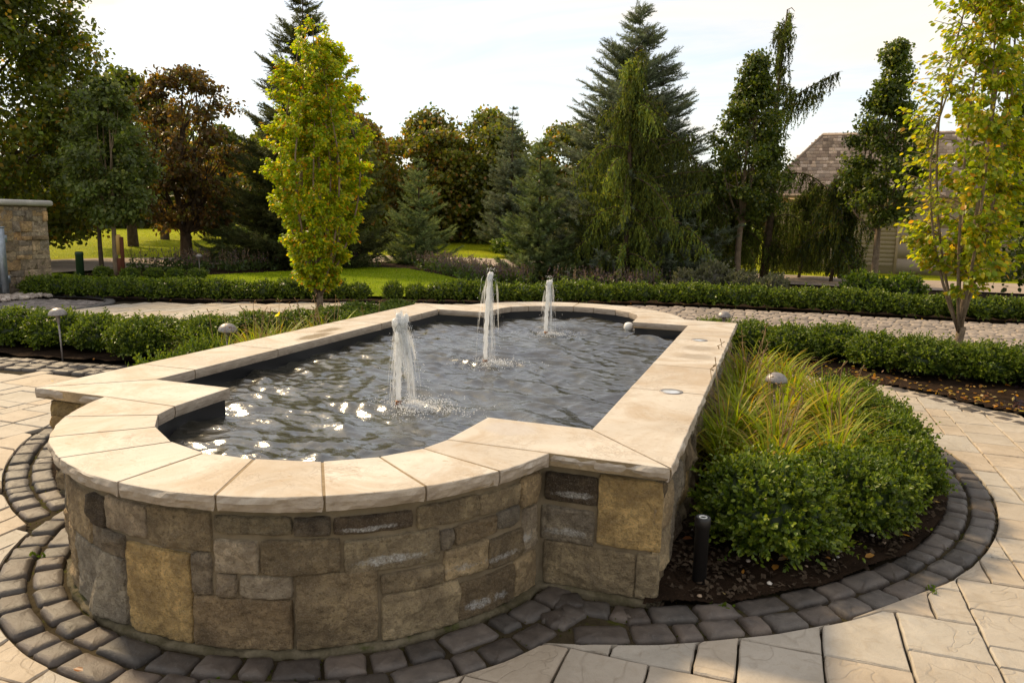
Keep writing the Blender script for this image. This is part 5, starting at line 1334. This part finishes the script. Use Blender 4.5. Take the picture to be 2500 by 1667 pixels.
weeping('weeping_cedar', (-.1, 17.0, 0), 3.0, 'low dark weeping evergreen right of the tall cedar, over the drive', 205, 42, (.6, 1.35), CEDD, [4, 3, 3, 1], (.5, 1.2), (.25, 0), (.25, .97), (), .4)
weeping('weeping_cedar', (.75, 19.3, 0), 3.5, 'dark weeping evergreen behind the left teardrop trunk', 206, 44, (.6, 1.4), CEDD, [4, 3, 3, 1], (.5, 1.2), (-.2, 0), (.2, .97), (), .4)

# evergreen wall of far trees that closes the view
n = 52000; rr = np.random.default_rng(300); az = rr.uniform(-1.15, .75, n); d = rr.uniform(62, 74, n)
hx = 5.2 + .8 * np.sin(az * 17) * np.sin(az * 7 + 1) + .9 * np.sin(az * 41); hz = hx * rr.random(n) ** .75
P = np.stack([2 + d * np.sin(az), -2.8 + d * np.cos(az), hz], 1)
v, f = scatter(DIAM, P, rdir(n, rr), rdir(n, rr), rr.uniform(.35, .75, n), 1.3)
stuff(mk('far_treeline', v, f, M['leaf'], None, rep(pal([(.05, .065, .018), (.08, .09, .02), (.14, .11, .025)], [4, 3, 1], n, rr), 4)), 'distant band of trees closing the view below the sky', 'trees')
# far shrubs on the lawn and a clipped block
for k, (x, y, r_, h, lab) in enumerate([(-20.5, 25.5, 1.0, .9, 'feathery bush on the sunlit lawn behind the tree trunks'), (-24, 35, 1.6, 1.2, 'wide bush deep on the lawn past the bronze maple'), (-8.2, 26.8, 1.1, .85, 'bright clipped hedge block across the drive, behind the wide young spruce'), (.6, 24.0, .75, 1.6, 'rounded dark clipped bush across the drive, beside the low weeping evergreen'), (-6.7, 27.5, 1.0, .8, 'second clipped hedge block across the drive, right of the bright one')]):
    shrub(x, y, r_, h, BOX_FAR, lab, 'bushes across the drive', 'far_bush', parts=False)

# ------------------------------------------------------------------ flowering border between lawn and drive
def flower_patch(name, pts, label, hmin, hmax, spike, seed):
    r = np.random.default_rng(seed); g = Geo(); n = len(pts)
    m = 26; P = np.repeat(pts, m, 0) + r.normal(0, .13, (n * m, 2)); z = np.abs(r.normal(.12, .09, n * m))
    v, f = scatter(LEAF, np.c_[P, z], nrmz(rdir(n * m, r) + np.array([0, 0, .5])), rdir(n * m, r), r.uniform(.05, .12, n * m)); g.add(v, f, rep(pal([(.065, .10, .022), (.10, .15, .03), (.045, .07, .018)], [3, 2, 2], n * m, r), 6))
    k = 7; P = np.repeat(pts, k, 0) + r.normal(0, .12, (n * k, 2)); h = r.uniform(hmin * .55, hmax * .85, n * k)
    T = (np.array([(-.006, 0, 0), (.006, 0, 0), (.003, 1, 0), (-.003, 1, 0)], float), np.array([(0, 1, 2, 3)]))
    ax = nrmz(np.stack([r.normal(0, .22, n * k), r.normal(0, .22, n * k), np.ones(n * k)], 1))
    v, f = scatter(T, np.c_[P, np.full(n * k, .05)], ax, rdir(n * k, r), h); g.add(v, f, rep(pal([(.14, .12, .06), (.10, .13, .04)], [1, 1], n * k, r), 4))
    tipb = np.c_[P, np.full(n * k, .05)] + ax * (h * .55)[:, None]
    for e in range(6):
        v, f = scatter(DIAM, tipb + ax * (h * .42 * e / 6)[:, None], nrmz(ax + .9 * rdir(n * k, r)), rdir(n * k, r), r.uniform(.028, .05, n * k)); g.add(v, f, rep(pal(spike, [1] * len(spike), n * k, r), 4))
    return stuff(g.build(name, M['leaf']), label, 'flowers')
LAV = [(.11, .07, .12), (.15, .11, .13), (.14, .10, .08)]; BUF = [(.26, .16, .12), (.22, .14, .13), (.30, .20, .13)]
def lp(a, b, n, w, seed):
    r = np.random.default_rng(seed); t = r.random(n)[:, None]; return np.array(a) + (np.array(b) - np.array(a)) * t + r.normal(0, w, (n, 2))
flower_patch('flower_border', np.concatenate([lp((-13.7, 12.4), (-11.3, 14.2), 46, .35, 1)]), 'mauve and buff flower spikes left of the yellow column tree', .4, .75, LAV + BUF, 1)
flower_patch('flower_border', np.concatenate([lp((-10.8, 15.6), (-9.6, 17.6), 30, .3, 2)]), 'purple flower spikes right behind the yellow column tree', .4, .7, LAV, 2)
flower_patch('flower_border', np.concatenate([lp((-8.0, 18.0), (-5.2, 14.9), 64, .3, 3), lp((-5.2, 14.6), (-3.4, 13.4), 40, .28, 5)]), 'lavender and leafy perennials along the lawn edge behind the middle jet', .35, .65, LAV, 3)
flower_patch('flower_border', np.concatenate([lp((-2.7, 13.6), (-.4, 13.6), 34, .3, 4)]), 'purple spiked perennials at the foot of the tall weeping cedar', .4, .65, LAV, 4)
# pale and green mounds in front of the teardrop trees
MND = [box_foliage(s, 420, .13, 8, DIAM, tip) for s, tip in ((31, (.36, .33, .33)), (32, (.14, .2, .05)))]
MNDM = [m_.build('mound', M['leaf'], link=False) for m_ in MND]
for m_ in MNDM[:1]:
    a = m_.color_attributes['Col']; c = np.zeros(len(m_.vertices) * 4, np.float32); a.data.foreach_get('color', c); c = c.reshape(-1, 4); c[:, :3] = c[:, :3] * .5 + np.array([.11, .09, .085]); a.data.foreach_set('color', c.ravel())
for k, (x, y, r_, h, i_, lab) in enumerate([(.75, 13.6, .42, .55, 0, 'grey mauve mound plant by the left teardrop trunk'), (1.35, 13.3, .36, .44, 0, 'low grey mound plant right of the left teardrop trunk'), (1.95, 13.1, .34, .42, 0, 'third low grey mound plant along the back hedge'), (3.6, 13.2, .42, .5, 1, 'green cushion shrub left of the right teardrop trunk'), (4.3, 13.4, .42, .48, 1, 'green cushion shrub below the right teardrop trunk'), (.2, 13.5, .34, .42, 0, 'small grey mound plant left of the left teardrop trunk')]):
    tag(put('mound_plant', MNDM[i_], None, (x, y, 0), k * 1.1, (r_, r_, h)), lab, 'shrub', 'mounds behind the back hedge')
# ------------------------------------------------------------------ stone gate pier
pier = tag(empty('gate_pier', (0, 0, 0)), 'tan and grey stone gate pier with a pale cap at the left edge', 'pier')
PX0, PX1, PY0, PY1, PH = -11.5, -10.78, 5.6, 7.58, 1.585
v, f = box(PX0 + .03, PX1 - .03, PY0 + .03, PY1 - .03, -.1, PH); core = mk('core', v, f, M['mortar'], pier)
PC = [(.50, .40, .27), (.42, .355, .28), (.56, .41, .22), (.36, .30, .235), (.52, .43, .32), (.58, .39, .20)]
pq = random.Random(14); k = 900
def face(fn, s0, s1):
    global k
    z = .02
    while z < PH - .06:
        tall = pq.random() < .22; h = pq.choice((.085, .115, .15, .19)); h = min(h, PH - .02 - z)
        if PH - .02 - z - h < .05: h = PH - .02 - z
        s = s0
        while s1 - s > .03:
            w = pq.uniform(.12, .32)
            if s1 - s - w < .09: w = s1 - s
            if h > .11 and w > .14 and pq.random() < .4:
                rock(fn, s + .006, s + w - .006, z + .005, z + h / 2 - .004, 1, pq.choice(PC), 0, k, fine=.035, parent=core, depth=pq.uniform(.015, .04)); k += 1
                rock(fn, s + .006, s + w - .006, z + h / 2 + .004, z + h - .005, 1, pq.choice(PC), 0, k, fine=.035, parent=core, depth=pq.uniform(.015, .04)); k += 1
            else:
                rock(fn, s + .006, s + w - .006, z + .005, z + h - .005, 1, pq.choice(PC), 0, k, fine=.035, parent=core, depth=pq.uniform(.015, .045)); k += 1
            s += w
        z += h
face(lambda s, z, o: (PX1 - .03 + o, s, z), PY0 + .02, PY1 - .02)
face(lambda s, z, o: (s, PY0 + .03 - o, z), PX0 + .02, PX1 - .02)
def rbox(x0, x1, y0, y1, z0, z1, b):
    V = []; 
    for z, i in ((z0, b), (z0 + b, 0), (z1 - b, 0), (z1 - b * .3, b * .5), (z1, b * 1.4)):
        V += [(x0 + i, y0 + i, z), (x1 - i, y0 + i, z), (x1 - i, y1 - i, z), (x0 + i, y1 - i, z)]
    F = [(l * 4 + a, l * 4 + (a + 1) % 4, (l + 1) * 4 + (a + 1) % 4, (l + 1) * 4 + a) for l in range(4) for a in range(4)] + [(3, 2, 1, 0), (16, 17, 18, 19)]
    return np.array(V), np.array(F)
v, f = rbox(PX0 - .06, PX1 + .05, PY0 - .06, PY1 + .05, PH, PH + .105, .025); mk('cap', v, f, M['cap'], pier)
gate = tag(empty('metal_gate', (-10.60, 6.46, 0)), 'grey steel gate post and frame at the left edge against the stone pier', 'gate')
v, f = rbox(-.055, .055, -.055, .055, .08, 1.20, .006); mk('post', v, f, M['steel'], gate)
v, f = rbox(-.065, .065, -.065, .065, 1.20, 1.225, .006); mk('post_cap', v, f, M['steel'], gate)
for z in (.25, .95): v, f = rbox(-.13, .02, .02, .12, z, z + .13, .006); mk('hinge', v, f, M['steel'], gate)
for z in (.18, 1.05): v, f = rbox(-.03, .03, -1.9, -.05, z, z + .06, .005); mk('rail', v, f, M['steel'], gate)
for j in range(9): v, f = tube([(0, -.25 - j * .19, .24), (0, -.25 - j * .19, 1.05)], .012, 6); mk('bar', v, f, M['steel'], gate)

# ------------------------------------------------------------------ lamps and posts
def dome_light(x, y, h, label, r=.075, lean=0.):
    o = tag(empty('path_light', (x, y, 0)), label, 'path light', 'mushroom path lights'); o.rotation_euler = (0, lean, 0)
    v, f = lathe([(r * .2, h - .012), (r * .8, h - .010), (r, h - .004), (r, h + .004), (r * .93, h + r * .32), (r * .72, h + r * .58), (r * .4, h + r * .76), (.0005, h + r * .82)], 22); mk('dome', v, f, M['metal'], o, smooth=True)
    v, f = tube([(0, 0, -.08), (0, 0, h - .075)], .0085, 8); mk('stem', v, f, M['metal'], o)
    v, f = lathe([(.0085, h - .10), (.016, h - .07), (.022, h - .02), (.03, h - .008)], 12); mk('socket', v, f, M['metal'], o, smooth=True)
    return o
dome_light(-4.93, 2.84, .465, 'mushroom path light on a thin stem before the left boxwoods', .088, -.045)
dome_light(-2.72, 2.68, .48, 'tilted mushroom path light among the daylilies behind the left coping', .085, .10)
dome_light(2.05, 2.62, .46, 'mushroom path light standing in the daylilies of the right bed', .075, .02)
dome_light(1.47, 6.05, .48, 'mushroom path light by the far right corner of the fountain', .075)
dome_light(-11.9, 12.6, .42, 'path light in the mauve flower border near the bronze maple', .085)
dome_light(-9.05, 19.7, .44, 'path light before the wide young spruce', .10)
sp = tag(empty('spot_lamp', (1.79, .30, 0)), 'short black bollard lamp with a ring on top beside the fountain corner', 'lamp')
v, f = lathe([(.0005, -.05), (.030, -.05), (.030, .262), (.034, .264), (.034, .300), (.031, .305), (.020, .305), (.018, .300), (.0005, .300)], 22); mk('housing', v, f, M['black'], sp, smooth=False)
v, f = lathe([(.013, .302), (.0135, .3065), (.018, .3065), (.0185, .302)], 20); mk('ring', v, f, M['white'], sp, smooth=True)
up = tag(empty('utility_post', (-13.29, 10.31, 0)), 'short dark green utility post on the verge near the stone pier', 'post')
v, f = lathe([(.0005, -.1), (.085, -.1), (.085, .50), (.09, .505), (.09, .55), (.075, .575), (.0005, .58)], 18); mk('shaft', v, f, M['green_plastic'], up, smooth=False)
mp_ = tag(empty('marker_post', (-12.66, 10.9, 0)), 'tan and red brown marker post behind the pale slim trunk', 'post')
v, f = rbox(.02, .075, -.03, .03, -.1, .92, .004); mk('timber', v, f, M['wood_red'], mp_)
v, f = lathe([(.0005, .50), (.055, .50), (.055, .93), (.04, .97), (.0005, .98)], 14); mk('tube', v + np.array([-.05, 0, 0]), f, M['tan_plastic'], mp_, smooth=False)
v, f = rbox(-.10, .02, -.035, .035, -.1, .42, .004); mk('base_board', v, f, M['wood_red'], mp_)

# ------------------------------------------------------------------ house
house = tag(empty('house', (0, 0, 0)), 'beige sided house with a cedar shingle hip roof behind the weeping evergreens', 'house')
HX0, HX1, HY0, HY1, EV, RG = 1.2, 13.5, 26.0, 32.0, 2.55, 4.85
v, f = box(HX0 + .35, HX1, HY0 + .35, HY1, -.2, EV - .02); mk('wall', v, f, M['siding'], house)
g = Geo(); z = .15
while z < EV - .35:
    v = np.array([(HX0 + .34, HY0 + .33, z), (HX1, HY0 + .33, z), (HX1, HY0 + .345, z + .15), (HX0 + .34, HY0 + .345, z + .15), (HX0 + .34, HY0 + .35, z), (HX1, HY0 + .35, z)]); g.add(v, np.array([(0, 1, 2, 3), (4, 5, 1, 0)])); z += .15
stuff(g.build('siding_boards', M['siding'], house))
v, f = box(HX0 + .30, HX1, HY0 + .29, HY0 + .34, EV - .34, EV - .08); mk('frieze_board', v, f, M['trim'], house)
v, f = box(HX0 - .05, HX1, HY0 - .12, HY0, EV - .06, EV + .05); mk('gutter', v, f, M['gutter'], house)
v, f = box(HX0, HX1, HY0, HY0 + .36, EV - .08, EV - .05); mk('soffit', v, f, M['trim'], house)
v, f = box(HX0 + .28, HX0 + .42, HY0 + .27, HY0 + .36, -.2, EV - .1); mk('corner_board', v, f, M['trim'], house)
v, f = box(HX0 + 4.6, HX0 + 7.2, HY0 + .28, HY0 + .36, -.1, 2.1); gd = mk('garage_door', v, f, M['trim'], house)
for j in range(4): v, f = box(HX0 + 4.68, HX0 + 7.12, HY0 + .25, HY0 + .285, -.05 + j * .53, .44 + j * .53); mk('panel', v, f, M['siding'], gd)
AXp = HX0 + 2.05; RY = HY0 + 2.6                     # hip apex
roofv = [(HX0, HY0, EV), (HX1, HY0, EV), (HX1, RY, RG), (AXp, RY, RG), (HX0, HY1, EV), (HX1, HY1, EV)]
roof = mk('roof', roofv, [(0, 1, 2, 3), (0, 3, 4), (3, 2, 5, 4)], M['gutter'], house)
# shingle courses on the front slope
sl = math.hypot(RY - HY0, RG - EV); rows = 18; ex = sl / rows; un = np.array([0, RY - HY0, RG - EV]) / sl; nr = np.array([0, -(RG - EV), RY - HY0]) / sl
hq = random.Random(33); sg = Geo(); kids = 0
SHC = [(.44, .33, .245), (.52, .40, .31), (.36, .27, .205), (.48, .38, .31), (.30, .22, .17)]
shm = []
def shingle_geo(w): 
    V = np.array([(0, 0, .035), (w, 0, .035), (w, ex * 1.9, .004), (0, ex * 1.9, .004), (0, 0, 0), (w, 0, 0)]); return V, np.array([(0, 1, 2, 3), (4, 5, 1, 0)])
cand = []
for rw_ in range(rows):
    t = rw_ / rows; x = HX0 + (AXp - HX0) * t + .02; e = x + hq.uniform(0, .1)
    while e < HX1 - .3:
        w = hq.choice((.11, .14, .17, .2, .23)); cand.append((rw_, e, w)); e += w
cand.sort(key=lambda c: c[1])
SW = {w: mk('shingle', *shingle_geo(w - .008), [M['shingle'], M['gutter']], link=False) for w in (.11, .14, .17, .2, .23)}
for m_ in SW.values(): m_.polygons[1].material_index = 1    # butt end: dark end grain, with the course shading lines painted in
t = NT('cedar_shingle_far'); M['shingle_far'] = t.end(t.bsdf(t.attr(), .8, .3))
Rm = Matrix(((1, un[0], nr[0]), (0, un[1], nr[1]), (0, un[2], nr[2])))
for rw_, e, w in cand:
    p = np.array([0, HY0, EV]) + un * (rw_ * ex) + nr * (.012 + hq.uniform(0, .006)); p[0] = e; kcol = hq.uniform(.6, 1.45); c = tuple(a * kcol for a in hq.choice(SHC))
    if kids < 300 and e > HX0 + .3:
        o = put('shingle', SW[w], roof, color=c); o.matrix_world = Matrix.Translation(Vector(p)) @ Rm.to_4x4(); o.matrix_parent_inverse = Matrix.Identity(4); kids += 1
    else:
        v, f = shingle_geo(w - .008); q = p + v[:, 0:1] * np.array([1, 0, 0]) + v[:, 1:2] * un + v[:, 2:3] * nr; sg.add(q, f, c)
stuff(sg.build('shingles_beyond', M['shingle_far'], roof))
v, f = tube([(AXp - .05, RY, RG + .02), (HX1, RY, RG + .02)], .07, 6); mk('ridge_cap', v, f, M['gutter'], roof)
v, f = tube([(HX0, HY0, EV + .03), (AXp, RY, RG + .03)], .06, 6); mk('hip_cap', v, f, M['shingle_far'], roof, np.tile((.2, .15, .11), (len(v), 1)))
